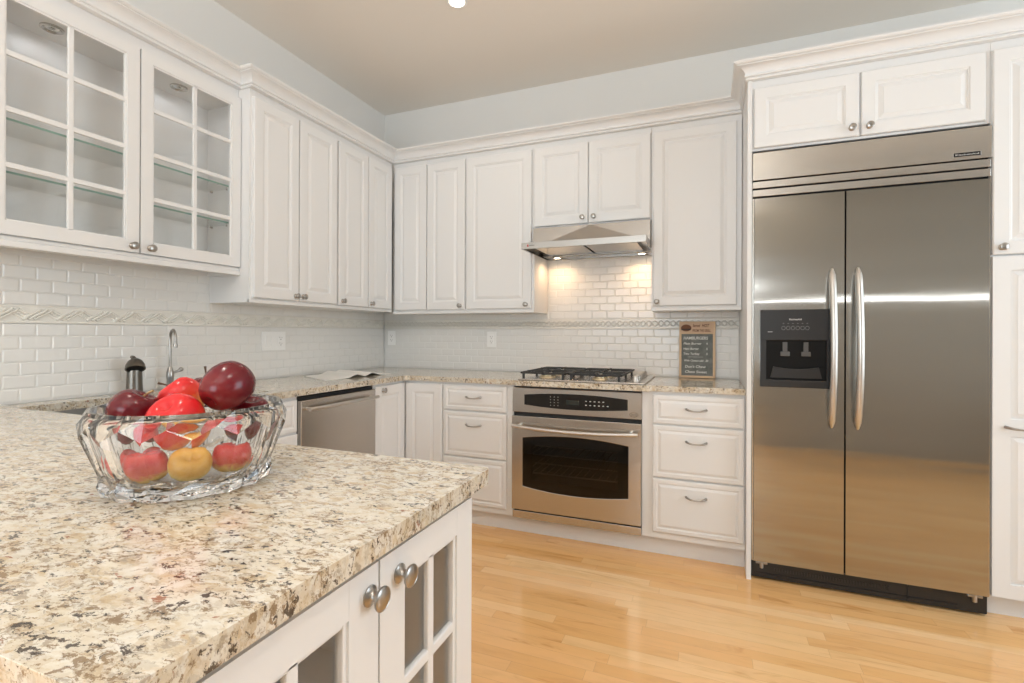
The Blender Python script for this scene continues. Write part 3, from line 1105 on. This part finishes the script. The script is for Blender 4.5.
# faucet
fc = thing('pullout_faucet', 'dark pewter pull-out faucet with a domed spray head behind the apples', 'faucet', (0.085, -1.935, CT))
b = MB().lathe([(0.038, 0), (0.038, 0.005), (0.031, 0.012), (0.029, 0.05), (0.028, 0.09), (0.027, 0.120), (0.025, 0.136), (0.016, 0.148), (0.001, 0.150)], (0.088, -1.922, CT + 0.0005), (0, 0, 1), 24, True, False)
b.build('body', M['pewter'], fc, smooth=40)
ax = Vector((0.42, -0.22, -0.88)).normalized()
hd = Vector((0.088, -1.922, 1.064))
q = hd + Vector((0.022, -0.011, -0.008))
b = MB().lathe([(0.001, -0.014), (0.016, -0.012), (0.027, -0.002), (0.0345, 0.014), (0.0375, 0.034), (0.035, 0.036), (0.030, 0.033)], q, ax, 24, False, False)
b.build('spray_head', M['pewter'], fc, smooth=40)
MB().lathe([(0.031, 0.0325), (0.001, 0.0325)], q, ax, 24, False, False).build('spray_nozzle', M['black'], fc)
b = MB().tube([hd + Vector((0.0, 0.0, 0.002)), hd + Vector((0.004, -0.010, 0.012)), hd + Vector((0.006, -0.016, 0.014))], [0.010, 0.009, 0.007], 10)
b.build('lever', M['pewter'], fc, smooth=40)
# filter tap
ft = thing('filter_tap', 'slim gooseneck filter tap on the worktop right of the pewter faucet', 'tap', (0.09, -1.768, CT))
b = MB().lathe([(0.021, 0), (0.021, 0.004), (0.014, 0.010), (0.014, 0.05), (0.016, 0.065), (0.015, 0.085), (0.009, 0.105), (0.0062, 0.112), (0.001, 0.112)], (0.09, -1.768, CT + 0.0005), (0, 0, 1), 20, True, False)
b.build('base', M['nickel'], ft, smooth=40)
pts = [(0.09, -1.768, CT + 0.10), (0.09, -1.768, CT + 0.235)]
hk = Vector((0.80, -0.0, 0)).normalized()
hk = Vector((0.95, -0.30, 0)).normalized()
for i in range(1, 15):
    a = pi - pi * 1.08 * i / 14
    pts.append(Vector((0.09, -1.768, CT + 0.240)) + hk * (0.036 + 0.036 * cos(a)) + Vector((0, 0, 0.042 * sin(a))))
pts.append(pts[-1] + Vector((0, 0, -0.018)))
MB().tube(pts, 0.0062, 12).build('gooseneck', M['nickel'], ft, smooth=50)
MB().lathe([(0.0085, 0), (0.0095, 0.010), (0.007, 0.020), (0.001, 0.021)], Vector(pts[-1]) + Vector((0, 0, -0.010)), (0, 0, 1), 14).build('aerator', M['nickel'], ft, smooth=40)
b = MB().tube([(0.09, -1.768, CT + 0.078), (0.094, -1.742, CT + 0.086), (0.098, -1.722, CT + 0.094)], [0.006, 0.0055, 0.008], 10).sphere((0.098, -1.722, CT + 0.096), 0.0105)
b.build('lever', M['nickel'], ft, smooth=40)

# ------------------------------------------------------------------ peninsula end cabinet with glass doors
XP = 1.985
TP = FL(XP)
pn = thing('peninsula_cabinet', 'white peninsula end cabinet with glass doors under the near granite corner', 'cabinet', (1.3, -2.765, 0.10), BG)
ya, yb = -3.063, -2.473
b = MB()
b.box(1.515, XP - 0.02, ya, ya + 0.018, 0.10, 0.882).box(1.515, XP - 0.02, yb - 0.018, yb, 0.10, 0.882).box(1.50, 1.515, ya, yb, 0.10, 0.882)
b.box(1.515, XP - 0.02, ya + 0.018, yb - 0.018, 0.10, 0.125).box(1.515, XP - 0.02, ya + 0.018, yb - 0.018, 0.866, 0.882)
b.box(XP - 0.02, XP, ya, ya + 0.03, 0.14, 0.84).box(XP - 0.02, XP, yb - 0.03, yb, 0.14, 0.84).box(XP - 0.02, XP, ya, yb, 0.84, 0.882).box(XP - 0.02, XP, ya, yb, 0.10, 0.14)
b.box(1.53, XP - 0.06, ya + 0.05, yb - 0.05, 0, 0.10)
b.build('carcass', M['cab'], pn)
MB().box(1.516, XP - 0.03, ya + 0.019, yb - 0.019, 0.49, 0.508).build('shelf', M['cab'], pn)
for (a, e, kv) in ((-3.061, -2.7655, -2.784), (-2.7615, -2.4755, -2.7155)):
    d = glass_door(pn, TP, a, e, 0.118, 0.872, 2, 4, 0.060, 0.050, 0.018)
    knob(d, TP, kv, 0.8335, 0.0195, 0.0165)
    yy = yb - 0.040 if e > -2.6 else ya + 0.040
    for z in (0.80, 0.19):
        hb = MB()
        hb.box(XP - 0.050, XP - 0.008, yy - 0.014, yy + 0.014, z - 0.012, z + 0.012, None, 0.003)
        hb.cyl((XP - 0.045, yy, z), (XP - 0.085, yy, z), 0.012)
        hb.build('hinge', M['nickel'], d)
# plain peninsula carcass towards the wall
pb = thing('peninsula_back_cabinet', 'long white cabinet run carrying the granite peninsula, below the bowl', 'cabinet', (0.8, -2.765, 0.0), BG)
MB().box(0.01, 1.498, ya, yb, 0.10, 0.882).box(0.05, 1.498, ya + 0.05, yb - 0.05, 0, 0.10).build('carcass', M['cab'], pb)
TN = FB(ya)
for i in range(3):
    door(pb, TN, 0.05 + i * 0.48, 0.51 + i * 0.48, 0.125, 0.868)

# ------------------------------------------------------------------ cooktop
ck = thing('gas_cooktop', 'stainless gas cooktop with black cast iron grates set in the granite', 'cooktop', (1.75, -0.33, CT))
cx0, cx1, cy0, cy1 = 1.385, 2.108, -0.612, -0.062
b = MB().box(cx0, cx1, cy0, cy1, CT + 0.0005, CT + 0.009, None, 0.003)
b.build('steel_top', M['steel'], ck)
BUR = [(1.52, -0.46, 0.040), (1.52, -0.20, 0.034), (1.84, -0.46, 0.036), (1.84, -0.20, 0.042)]
for (x, y, r) in BUR:
    o = MB().lathe([(r * 1.25, 0), (r * 1.2, 0.006), (r * 0.95, 0.009), (r * 0.92, 0.016), (0.001, 0.016)], (x, y, CT + 0.0088), (0, 0, 1), 24, True, False).build('burner', M['brass'], ck, smooth=40)
    MB().lathe([(r, 0), (r, 0.006), (r * 0.85, 0.009), (0.001, 0.010)], (x, y, CT + 0.0246), (0, 0, 1), 24, True, False).build('burner_cap', M['burner'], o, smooth=40)
for gx0, gx1 in ((1.392, 1.668), (1.680, 1.985)):
    b = MB()
    zt = CT + 0.036
    h = 0.011
    gy0, gy1 = -0.585, -0.085
    w = 0.011
    for y in (gy0, (gy0 + gy1) / 2 - w / 2, gy1 - w):
        b.box(gx0, gx1, y, y + w, zt, zt + h, None, 0.002)
    for x in (gx0, gx1 - w):
        b.box(x, x + w, gy0, gy1, zt, zt + h, None, 0.002)
    xm = (gx0 + gx1) / 2
    for yc in (-0.46, -0.20):
        for sg in (-1, 1):
            b.box(xm + sg * 0.020 if sg > 0 else gx0, gx1 if sg > 0 else xm - 0.020, yc - w / 2, yc + w / 2, zt + 0.002, zt + h + 0.002, None, 0.002)
            b.box(xm - w / 2, xm + w / 2, (yc + 0.02) if sg > 0 else yc - 0.125, (yc + 0.125) if sg > 0 else yc - 0.02, zt + 0.002, zt + h + 0.002, None, 0.002)
    for x in (gx0 + 0.012, gx1 - 0.024):
        for y in (gy0 + 0.002, gy1 - 0.014, (gy0 + gy1) / 2 - 0.006):
            b.box(x, x + 0.012, y, y + 0.012, CT + 0.0088, zt + 0.003)
    b.build('grate', M['iron'], ck)
for i in range(5):
    y = -0.49 + i * 0.093
    o = MB().lathe([(0.024, 0), (0.023, 0.005), (0.019, 0.008), (0.0175, 0.026), (0.014, 0.030), (0.001, 0.030)], (2.045, y, CT + 0.0088), (0, 0, 1), 20, True, False).build('knob', M['handle'], ck, smooth=40)

# ------------------------------------------------------------------ hood
hd_ = thing('range_hood', 'stainless range hood with two lit lamps under the short cabinets', 'range hood', (1.74, -0.25, 1.695))
hx0, hx1 = 1.376, 2.103
b = MB()
b.box(hx0 - 0.0, hx1, -0.283, -0.010, 1.7325, 1.8655)
b.build('body', M['steel_hood'], hd_)
# creased sheet front: apex in the middle of the top edge
xm = 1.745
A_ = [(hx0, -0.318, 1.860), (xm, -0.300, 1.860), (hx1, -0.318, 1.860), (hx0, -0.326, 1.733), (hx1, -0.326, 1.733)]
b = MB()
vv = b.ring(A_)
bk_ = b.ring([(hx0, -0.284, 1.860), (xm, -0.284, 1.860), (hx1, -0.284, 1.860), (hx0, -0.284, 1.733), (hx1, -0.284, 1.733)])
for f in ((0, 3, 1), (1, 3, 4), (1, 4, 2)):
    b.face([vv[i] for i in f])
    b.face([bk_[i] for i in reversed(f)])
for i, j in ((0, 1), (1, 2), (2, 4), (4, 3), (3, 0)):
    b.face([vv[i], vv[j], bk_[j], bk_[i]])
b.build('front_panel', M['steel_hood'], hd_)
b = MB()
fx0, fx1 = 1.388, 2.1025
# canopy as a shallow pan: rim walls and a recessed underside
yfr = -0.522
b.box(1.371, 2.1035, yfr, yfr + 0.006, 1.694, 1.732, None, 0.001)
b.box(1.3775, 1.3835, yfr + 0.006, -0.012, 1.694, 1.732).box(2.0975, 2.1035, yfr + 0.006, -0.012, 1.694, 1.732)
b.box(1.371, 1.3775, yfr + 0.006, -0.312, 1.694, 1.732)
b.box(1.3835, 2.0975, yfr + 0.006, -0.312, 1.726, 1.732).box(1.3775, 2.0975, -0.312, -0.05, 1.726, 1.732)
b.box(1.3835, 2.0975, -0.05, -0.012, 1.694, 1.732)
b.build('canopy', M['steel_hood'], hd_)
for i, (xa, xb) in enumerate(((1.44, 1.735), (1.75, 2.045))):
    b = MB().box(xa, xb, -0.46, -0.17, 1.703, 1.7255, None, 0.003)
    b.build('grease_filter', M['steel_hood'], hd_)
MB().box(1.394, 2.0975, -0.165, -0.052, 1.699, 1.7255).build('lamp_panel', M['steel_hood'], hd_)
for hx in (1.475, 2.03):
    o = MB().lathe([(0.032, 0.004), (0.032, -0.004), (0.024, -0.006), (0.022, -0.003), (0.001, -0.003)], (hx, -0.11, 1.697), (0, 0, 1), 24, True, False).build('lamp', M['nickel'], hd_, smooth=40)
    MB().lathe([(0.021, -0.0045), (0.001, -0.0055)], (hx, -0.11, 1.697), (0, 0, 1), 20, True, False).build('lamp_lens', M['hoodlamp'], o)
TH = FB(yfr)
MB().box(1.409, 1.417, 1.707, 1.720, 0, 0.0012, TH).build('red_badge', M['red'], hd_)
b = MB()
for i in range(6):
    b.box(1.422 + i * 0.0058, 1.4262 + i * 0.0058, 1.711, 1.7165, 0, 0.0008, TH)
b.build('badge_marks', M['pewter'], hd_)

# ------------------------------------------------------------------ refrigerator
YR = -0.640
TRF = FB(YR)
rf = thing('refrigerator', 'built-in stainless side-by-side refrigerator with two long bowed handles', 'refrigerator', (3.065, -0.33, 0.0))
RX0, RX1 = 2.6185, 3.5145
MB().box(RX0, RX1, YR, -0.03, 0.012, 2.0715).build('body', M['dark'], rf)
gp = MB().box(RX0, RX1, 1.926, 2.058, 0.0, 0.033, TRF, 0.0015).build('grille_panel', M['steel'], rf)
for z in (1.888, 1.848):
    MB().box(RX0, RX1 - 0.003, z, z + 0.032, -0.01, 0.030, TRF, 0.0015).build('louver', M['steel'], rf)
bd = MB().box(3.385, 3.478, 1.938, 1.957, 0.031, 0.0345, TRF, 0.001).build('badge_plate', M['handle'], rf)
MB().box(3.3865, 3.4765, 1.9393, 1.9560, 0.0340, 0.0349, TRF).build('badge_face', M['black_in'], bd)
text('KitchenAid', 0.0105, TRF, M['mark'], 'lettering', bd, bold=0.0, width=0.078, u=3.3925, v=1.9440, w=0.0346)
for xa in (RX0 + 0.0005, RX1 - 0.0065):
    MB().box(xa, xa + 0.006, 0.095, 1.842, -0.01, 0.022, TRF).build('edge_trim', M['steel'], rf)


def fridge_door(xa, xb, cut=None):
    """steel door, front skin slightly bowed, rounded long edges; cut = opening for the dispenser"""
    b_ = MB()
    za, zb = 0.0975, 1.838
    if cut is None:
        segs = [(za, zb, xa, xb)]
    prof = []
    for i in range(13):
        t = i / 12
        uu = xa + (xb - xa) * t
        e = min(t, 1 - t) * (xb - xa)
        hh = 0.0325
        prof.append((uu, hh))
    poly = [(xa, 0.004)] + prof + [(xb, 0.004)]
    lo = [TRF @ Vector((u, za, w)) for u, w in poly]
    hi = [TRF @ Vector((u, zb, w)) for u, w in poly]
    b_.loft([lo, hi])
    return b_.build('door', M['steel_fridge'], rf)


SPL = 2.9985
dl = fridge_door(2.6265, SPL - 0.0035)
dr = fridge_door(SPL + 0.0035, 3.5065)


def fridge_handle(dd, u):
    pts, rs_ = [], []
    k = 22
    for i in range(k + 1):
        t = -1 + 2 * i / k
        pts.append(TRF @ Vector((u, 1.124 + 0.362 * t, 0.046 + 0.044 * (1 - t * t))))
        e = 1 - abs(t)
        rs_.append(0.0152 * (0.35 + 0.65 * min(1, (e / 0.12)) ** 0.5) if e < 0.12 else 0.0152)
    b_ = MB().tube(pts, rs_, 14)
    for sg in (-1, 1):
        b_.cyl(TRF @ Vector((u, 1.124 + sg * 0.335, 0.030)), TRF @ Vector((u, 1.124 + sg * 0.335, 0.050)), 0.009)
    return b_.build('handle', M['handle'], dd, smooth=45)


fridge_handle(dl, 2.944)
fridge_handle(dr, 3.044)
# ice and water dispenser: bezel frame standing just proud of the door, shallow cavity with its depth shade put into the near-black colour
DX0, DX1, DZ0, DZ1 = 2.652, 2.940, 0.937, 1.303
CX0, CX1, CZ0, CZ1 = 2.678, 2.925, 0.972, 1.158
WD = 0.044
b = MB()
b.box(DX0, DX1, CZ1, DZ1, 0.026, WD, TRF, 0.003)
b.box(DX0, DX1, DZ0, CZ0, 0.026, WD, TRF, 0.003)
b.box(DX0, CX0, DZ0 + 0.004, DZ1 - 0.004, 0.026, WD - 0.0004, TRF).box(CX1, DX1, DZ0 + 0.004, DZ1 - 0.004, 0.026, WD - 0.0004, TRF)
dsp = b.build('ice_dispenser', M['black'], rf)
MB().box(CX0 - 0.002, CX1 + 0.002, CZ0 - 0.002, CZ1 + 0.002, 0.028, 0.0365, TRF).build('cavity', M['black_in'], dsp)
for uu in (2.757, 2.843):
    b = MB()
    b.box(uu - 0.020, uu + 0.020, 1.084, 1.106, 0.0365, 0.0435, TRF, 0.003)
    b.box(uu - 0.010, uu + 0.010, 1.106, 1.150, 0.0365, 0.039, TRF, 0.001)
    o = b.build('paddle', M['paddle'], dsp)
b = MB()
n_ = 10
poly = [(CX0 + 0.018, CZ0 + 0.01), (CX1 - 0.018, CZ0 + 0.01)] + [(CX1 - 0.03 - (CX1 - CX0 - 0.06) * i / n_, CZ0 + 0.062 - 0.010 * sin(pi * i / n_)) for i in range(n_ + 1)]
b.prism(poly, 0.0365, 0.0425, TRF)
b.build('drip_tray', M['black'], dsp)
b = MB()
for i in range(6):
    uu = 2.750 + i * 0.0195
    pts = [TRF @ Vector((uu + 0.0075 * cos(2 * pi * k / 16), 1.216 + 0.0085 * sin(2 * pi * k / 16), WD)) for k in range(17)]
    b.tube(pts, 0.0008, 5)
    b.box(uu - 0.003, uu + 0.003, 1.2365, 1.2385, WD - 0.0004, WD + 0.0005, TRF)
b.build('button_marks', mat('dim_marking', (0.22, 0.22, 0.22), 0.5), dsp)
MB().box(2.684, 2.704, 1.197, 1.199, WD - 0.0004, WD + 0.0005, TRF).build('filter_mark', M['mark'], dsp)
text('KitchenAid', 0.010, TRF, M['mark'], 'lettering', dsp, width=0.050, u=2.774, v=1.253, w=WD)
# kickplate with slots
b = MB().box(RX0 + 0.004, RX1 - 0.004, 0.012, 0.090, -0.02, 0.004, TRF)
for i in range(40):
    uu = RX0 + 0.10 + i * 0.0115
    b.box(uu, uu + 0.006, 0.050, 0.066, 0.002, 0.007, TRF)
b.box(RX0 + 0.02, RX1 - 0.1, 0.028, 0.034, 0.002, 0.009, TRF).box(RX0 + 0.62, RX0 + 0.625, 0.014, 0.088, 0.002, 0.009, TRF)
b.build('kickplate', M['black'], rf)
for xa in (RX0 + 0.02, RX1 - 0.07):
    b = MB()
    b.box(xa, xa + 0.05, 0.080, 0.090, 0.002, 0.018, TRF, 0.002).cyl(TRF @ Vector((xa + 0.025, 0.060, 0.010)), TRF @ Vector((xa + 0.025, 0.094, 0.010)), 0.009)
    b.build('bottom_hinge', M['nickel'], rf)
for xa in (RX0 + 0.05, RX1 - 0.07):
    for yy in (-0.60, -0.10):
        MB().cyl((xa, yy, 0), (xa, yy, 0.015), 0.012).build('levelling_foot', M['black'], rf)

# ------------------------------------------------------------------ wall plates
def plate(name, label, T, u0, u1, v0, v1, group=None):
    o = thing(name, label, 'switch' if 'switch' in name else 'outlet', T @ Vector(((u0 + u1) / 2, v0, 0.006)), group)
    MB().box(u0, u1, v0, v1, 0.0052, 0.0105, T, 0.0018).build('cover_plate', M['plastic'], o)
    return o


def receptacle(o, T, u, v):
    r = MB().box(u - 0.017, u + 0.017, v - 0.034, v + 0.034, 0.009, 0.0122, T, 0.0015).build('receptacle', M['plastic'], o)
    b_ = MB()
    for dv_ in (-0.018, 0.016):
        b_.box(u - 0.009, u - 0.0065, v + dv_, v + dv_ + 0.009, 0.0118, 0.0126, T).box(u + 0.0065, u + 0.009, v + dv_, v + dv_ + 0.007, 0.0118, 0.0126, T)
        b_.cyl(T @ Vector((u, v + dv_ - 0.007, 0.0118)), T @ Vector((u, v + dv_ - 0.007, 0.0126)), 0.003)
    b_.build('slots', M['plastic_d'], r)


o = plate('switch_plate', 'white triple plate with two rockers and an outlet on the left wall tiles', TL, -1.184, -1.010, 1.080, 1.192)
for uu in (-1.146, -1.100):
    MB().box(uu - 0.016, uu + 0.016, 1.103, 1.169, 0.009, 0.0128, TL, 0.0015).build('rocker', M['plastic'], o)
receptacle(o, TL, -1.048, 1.136)
o = plate('wall_outlet', 'white wall outlet on the back wall tiles, in the corner', TB, 0.044, 0.116, 1.090, 1.204, 'single wall outlets')
receptacle(o, TB, 0.080, 1.147)
o = plate('wall_outlet', 'white wall outlet on the back wall tiles, left of the cooktop', TB, 0.913, 0.985, 1.086, 1.198, 'single wall outlets')
receptacle(o, TB, 0.949, 1.142)

# ------------------------------------------------------------------ chalkboard menu leaning on the tiles
TS = Matrix.Translation((2.251, -0.048, CT + 0.0008)) @ Matrix.Rotation(radians(-5.5), 4, 'X') @ FB(0)
sg = thing('menu_chalkboard', 'small wood framed chalkboard menu leaning on the tiles right of the cooktop', 'sign', (2.35, -0.05, CT))
SW, SH = 0.210, 0.350
b = MB()
b.box(0, SW, 0, 0.014, 0, 0.014, TS, 0.001).box(0, 0.014, 0, SH, 0, 0.014, TS, 0.001).box(SW - 0.014, SW, 0, SH, 0, 0.014, TS, 0.001)
b.box(0, SW, 0.272, SH, 0, 0.0135, TS, 0.001)
b.build('frame', M['wood_frame'], sg)
MB().box(0.010, SW - 0.010, 0.010, 0.276, 0.002, 0.008, TS).build('slate_panel', M['slate'], sg)
b = MB().box(0.006, SW - 0.006, 0.277, SH - 0.005, 0.012, 0.0145, TS)
hp = b.build('header_board', M['header'], sg)
b = MB()
poly = []
for i in range(24):
    a = 2 * pi * i / 24
    poly.append((0.041 + 0.031 * cos(a), 0.309 + (0.022 if sin(a) > 0 else 0.021) * sin(a)))
b.prism(poly, 0.0143, 0.0160, TS).build('burger_painting', mat('painted_bun', (0.19, 0.07, 0.025), 0.6), hp)
b = MB().box(0.012, 0.069, 0.296, 0.304, 0.0155, 0.0168, TS, 0.002)
b.build('burger_patty', mat('painted_patty', (0.05, 0.03, 0.022), 0.6), hp)
text('Served', 0.024, TS, M['brownpaint'], 'lettering', hp, shear=0.3, width=0.044, u=0.079, v=0.316, w=0.0147)
text('HOT', 0.027, TS, M['brownpaint'], 'lettering', hp, shear=0.3, width=0.044, u=0.132, v=0.315, w=0.0147)
text('FROM THE GRILL', 0.022, TS, M['brownpaint'], 'lettering', hp, width=0.104, u=0.079, v=0.286, w=0.0147)
sp_ = [o for o in sg.children if o.name.startswith('slate_panel')][0]
for body, h, wd, u, v in (('HAMBURGERS', 0.026, 0.142, 0.026, 0.238), ('Plain Burger', 0.019, 0.105, 0.026, 0.206), ('4', 0.019, 0.008, 0.158, 0.206),
                          ('Ham Burger', 0.018, 0.090, 0.026, 0.174), ('5', 0.018, 0.008, 0.158, 0.174), ('Two Turkey', 0.018, 0.094, 0.026, 0.143), ('5', 0.018, 0.008, 0.158, 0.143),
                          ('With Cheese add', 0.017, 0.112, 0.030, 0.101), ('.50', 0.017, 0.018, 0.152, 0.101), ("Don't Chew", 0.022, 0.120, 0.036, 0.062), ('Chew Sweet', 0.022, 0.126, 0.036, 0.030)):
    text(body, h, TS, M['chalk'], 'lettering', sp_, shear=0.12, width=wd, u=u, v=v, w=0.0082)
b = MB().box(0.055, 0.14, 0.1285, 0.1297, 0.0078, 0.0087, TS)
b.build('rule', M['chalk'], sp_)

# ------------------------------------------------------------------ open booklet
bo = thing('open_booklet', 'open white booklet lying on the granite by the left wall', 'booklet', (0.29, -0.84, CT))
c0 = Vector((0.415, -1.118)); c1 = Vector((0.470, -0.565)); c2 = Vector((0.09, -0.94)); c3 = Vector((0.115, -0.50))


def page(t0, t1, spine_t):
    b_ = MB()
    k = 10
    up_, lo_ = [], []
    rows_ = []
    for i in range(k + 1):
        t = t0 + (t1 - t0) * i / k
        d_ = abs(t - spine_t)
        z = CT + 0.004 + 0.020 * math.exp(-((d_ - 0.12) / 0.085) ** 2)
        rows_.append((c0.lerp(c1, t), c2.lerp(c3, t), z))
    rr_ = []
    for fr, bkp, z in rows_:
        rr_.append([(fr.x, fr.y, z), (bkp.x, bkp.y, z), (bkp.x, bkp.y, z - 0.0032), (fr.x, fr.y, z - 0.0032)])
    b_.loft(rr_)
    return b_


page(0.0, 0.56, 0.565).build('page_block', M['paper'], bo, smooth=30)
page(0.57, 1.0, 0.565).build('page_block', M['paper'], bo, smooth=30)

# ------------------------------------------------------------------ crystal bowl with apples
BC = Vector((1.550, -2.708, CT + 0.0006))
NF = 15
b = MB()


def bring(re, ze, rm=None, zm=None):
    """ring of a bowl cut in NF flat panels: even points on the panel edges, odd points in the panel middles"""
    flat = 0.985
    rm = re * flat if rm is None else rm
    zm = ze if zm is None else zm
    o_ = []
    for i in range(2 * NF):
        r_, z_ = (re, ze) if i % 2 == 0 else (rm, zm)
        a_ = pi * i / NF + 0.22
        o_.append((BC.x + r_ * cos(a_), BC.y + r_ * sin(a_), BC.z + z_))
    return o_


rings = [bring(0.116, 0.0), bring(0.130, 0.003, 0.122), bring(0.136, 0.020, 0.127, 0.012), bring(0.133, 0.030, 0.1275, 0.024),
         bring(0.1325, 0.034), bring(0.1585, 0.103, 0.159, 0.121), bring(0.149, 0.1425, 0.1475, 0.1425),
         bring(0.1435, 0.1425, 0.1425), bring(0.142, 0.120, 0.142), bring(0.128, 0.060, 0.128), bring(0.119, 0.028, 0.119), bring(0.104, 0.0155, 0.104), bring(0.05, 0.0140, 0.05)]
b.loft(rings, True, True, True)
bowl = b.build('glass_bowl', M['crystal'], None, loc=BC)
for f in bowl.data.polygons:          # the inside is turned smooth, the outside keeps its cut facets
    f.use_smooth = f.center.xy.length > 0.02 and f.normal.xy.dot(f.center.xy) < -0.02 * f.center.xy.length and f.center.z > 0.013 and f.center.z < 0.14
tag(bowl, 'faceted clear crystal bowl of apples on the near granite peninsula', 'bowl')


def at(px, py, d):
    a, c = (px - 512 - PX0) / F_PX, -(py - 341.5 - PY0) / F_PX
    return CAM + (_fw + _r2 * a + _u2 * c) * d


AG = 'apples in the crystal bowl'
APROF = [(0.001, 0.70), (0.10, 0.72), (0.22, 0.83), (0.38, 0.91), (0.58, 0.90), (0.78, 0.76), (0.93, 0.50), (1.0, 0.18), (0.98, -0.15), (0.88, -0.48), (0.70, -0.74), (0.50, -0.89), (0.34, -0.93), (0.22, -0.89), (0.10, -0.82), (0.001, -0.80)]


def apple(label, p, r, mt, tilt=(0, 0, 0), stem=None, sq=1.0, name='apple'):
    o = thing(name, label, 'apple', (0, 0, 0), AG)
    k = 28
    rings_ = []
    for rr_, h in APROF:
        ring_ = []
        for i in range(k):
            a = 2 * pi * i / k
            lob = 1 + 0.018 * cos(5 * a) * max(0, -h) + 0.012 * cos(2 * a + 1)
            ring_.append((rr_ * r * lob * cos(a), rr_ * r * lob * sin(a), h * r * sq))
        rings_.append(ring_)
    MB().loft(rings_).build('flesh', mt, o, smooth=80)
    if stem:
        mts, ln, bend = stem
        pts = [(bend * r * (t ** 1.6), 0.2 * bend * r * t, r * sq * 0.70 + ln * t) for t in (0, .25, .5, .75, 1)]
        MB().tube(pts, [0.0022, 0.0018, 0.0016, 0.0018, 0.0026], 8).build('stem', mts, o, smooth=50)
    o.location = p
    o.rotation_euler = [radians(t) for t in tilt]
    return o


apple('dark red apple with a pale stem at the left of the bowl', at(133.5, 412, 0.878), 0.0402, M['apple_dark'], (-14, 22, 10), (M['stem_p'], 0.020, 0.28), 0.93)
apple('bright red apple at the front of the bowl, leaning on the rim', at(177, 420, 0.852), 0.0440, M['apple_red'], (35, -25, 40), None, 0.92)
apple('bright red apple with a thin dark stem in the middle of the pile', at(183, 398.5, 0.940), 0.0380, M['apple_red'], (10, -38, 30), (M['stem'], 0.022, -0.3), 1.0)
apple('large dark red apple on top at the right of the pile', at(227, 386.5, 0.90), 0.0425, M['apple_dark'], (-52, 18, 15), None, 1.06)
apple('dark red apple low at the right rim, behind the top apple', at(251, 415, 0.955), 0.0355, M['apple_dark'], (8, 12, 0), None, 0.98)
apple('dark red apple with upright black stem at the back of the pile', at(206, 392, 1.008), 0.0315, M['apple_dark'], (0, 2, 0), (M['stem'], 0.030, -0.12), 1.0)


def low(ang, rad, r, z):
    a = radians(ang)
    return (BC.x + rad * cos(a), BC.y + rad * sin(a), BC.z + z)


apple('yellow apple seen through the front facets of the bowl', low(-36, 0.079, 0.0325, 0.0505), 0.0325, M['apple_yellow'], (20, 40, 0), None, 0.97)
apple('red and yellow apple low in the bowl at its right side', low(14, 0.083, 0.033, 0.0505), 0.033, M['apple_mix'], (0, 0, 40), None, 0.98)
apple('red and yellow apple low in the bowl, just left of the yellow one', low(-84, 0.080, 0.033, 0.0505), 0.033, M['apple_mix'], (10, 0, 0), None, 0.98)
apple('red and yellow apple at the far left of the bowl floor', low(-140, 0.080, 0.032, 0.0495), 0.032, M['apple_mix'], (20, 10, 0), None, 0.98)

# ------------------------------------------------------------------ ceiling downlights
proto = None
for i, (x, y) in enumerate(DOWNLIGHTS):
    if proto is None:
        proto = thing('ceiling_downlight', 'lit recessed downlight in the ceiling over the dishwasher corner', 'ceiling light', (x, y, CEIL), 'recessed ceiling downlights')
        MB().lathe([(0.055, -0.001), (0.055, -0.004), (0.042, -0.007), (0.040, -0.003), (0.040, -0.001)], (x, y, CEIL), (0, 0, 1), 32).build('trim_ring', M['plastic'], proto, smooth=40)
        MB().lathe([(0.040, -0.0045), (0.02, -0.006), (0.001, -0.0065)], (x, y, CEIL), (0, 0, 1), 32, True, False).build('lamp_face', M['lamp'], proto, smooth=60)
    else:
        o = copy_tree(proto)
        o.location = (x, y, CEIL)
        o['label'] = 'added ceiling downlight out of the picture, put in for more light'
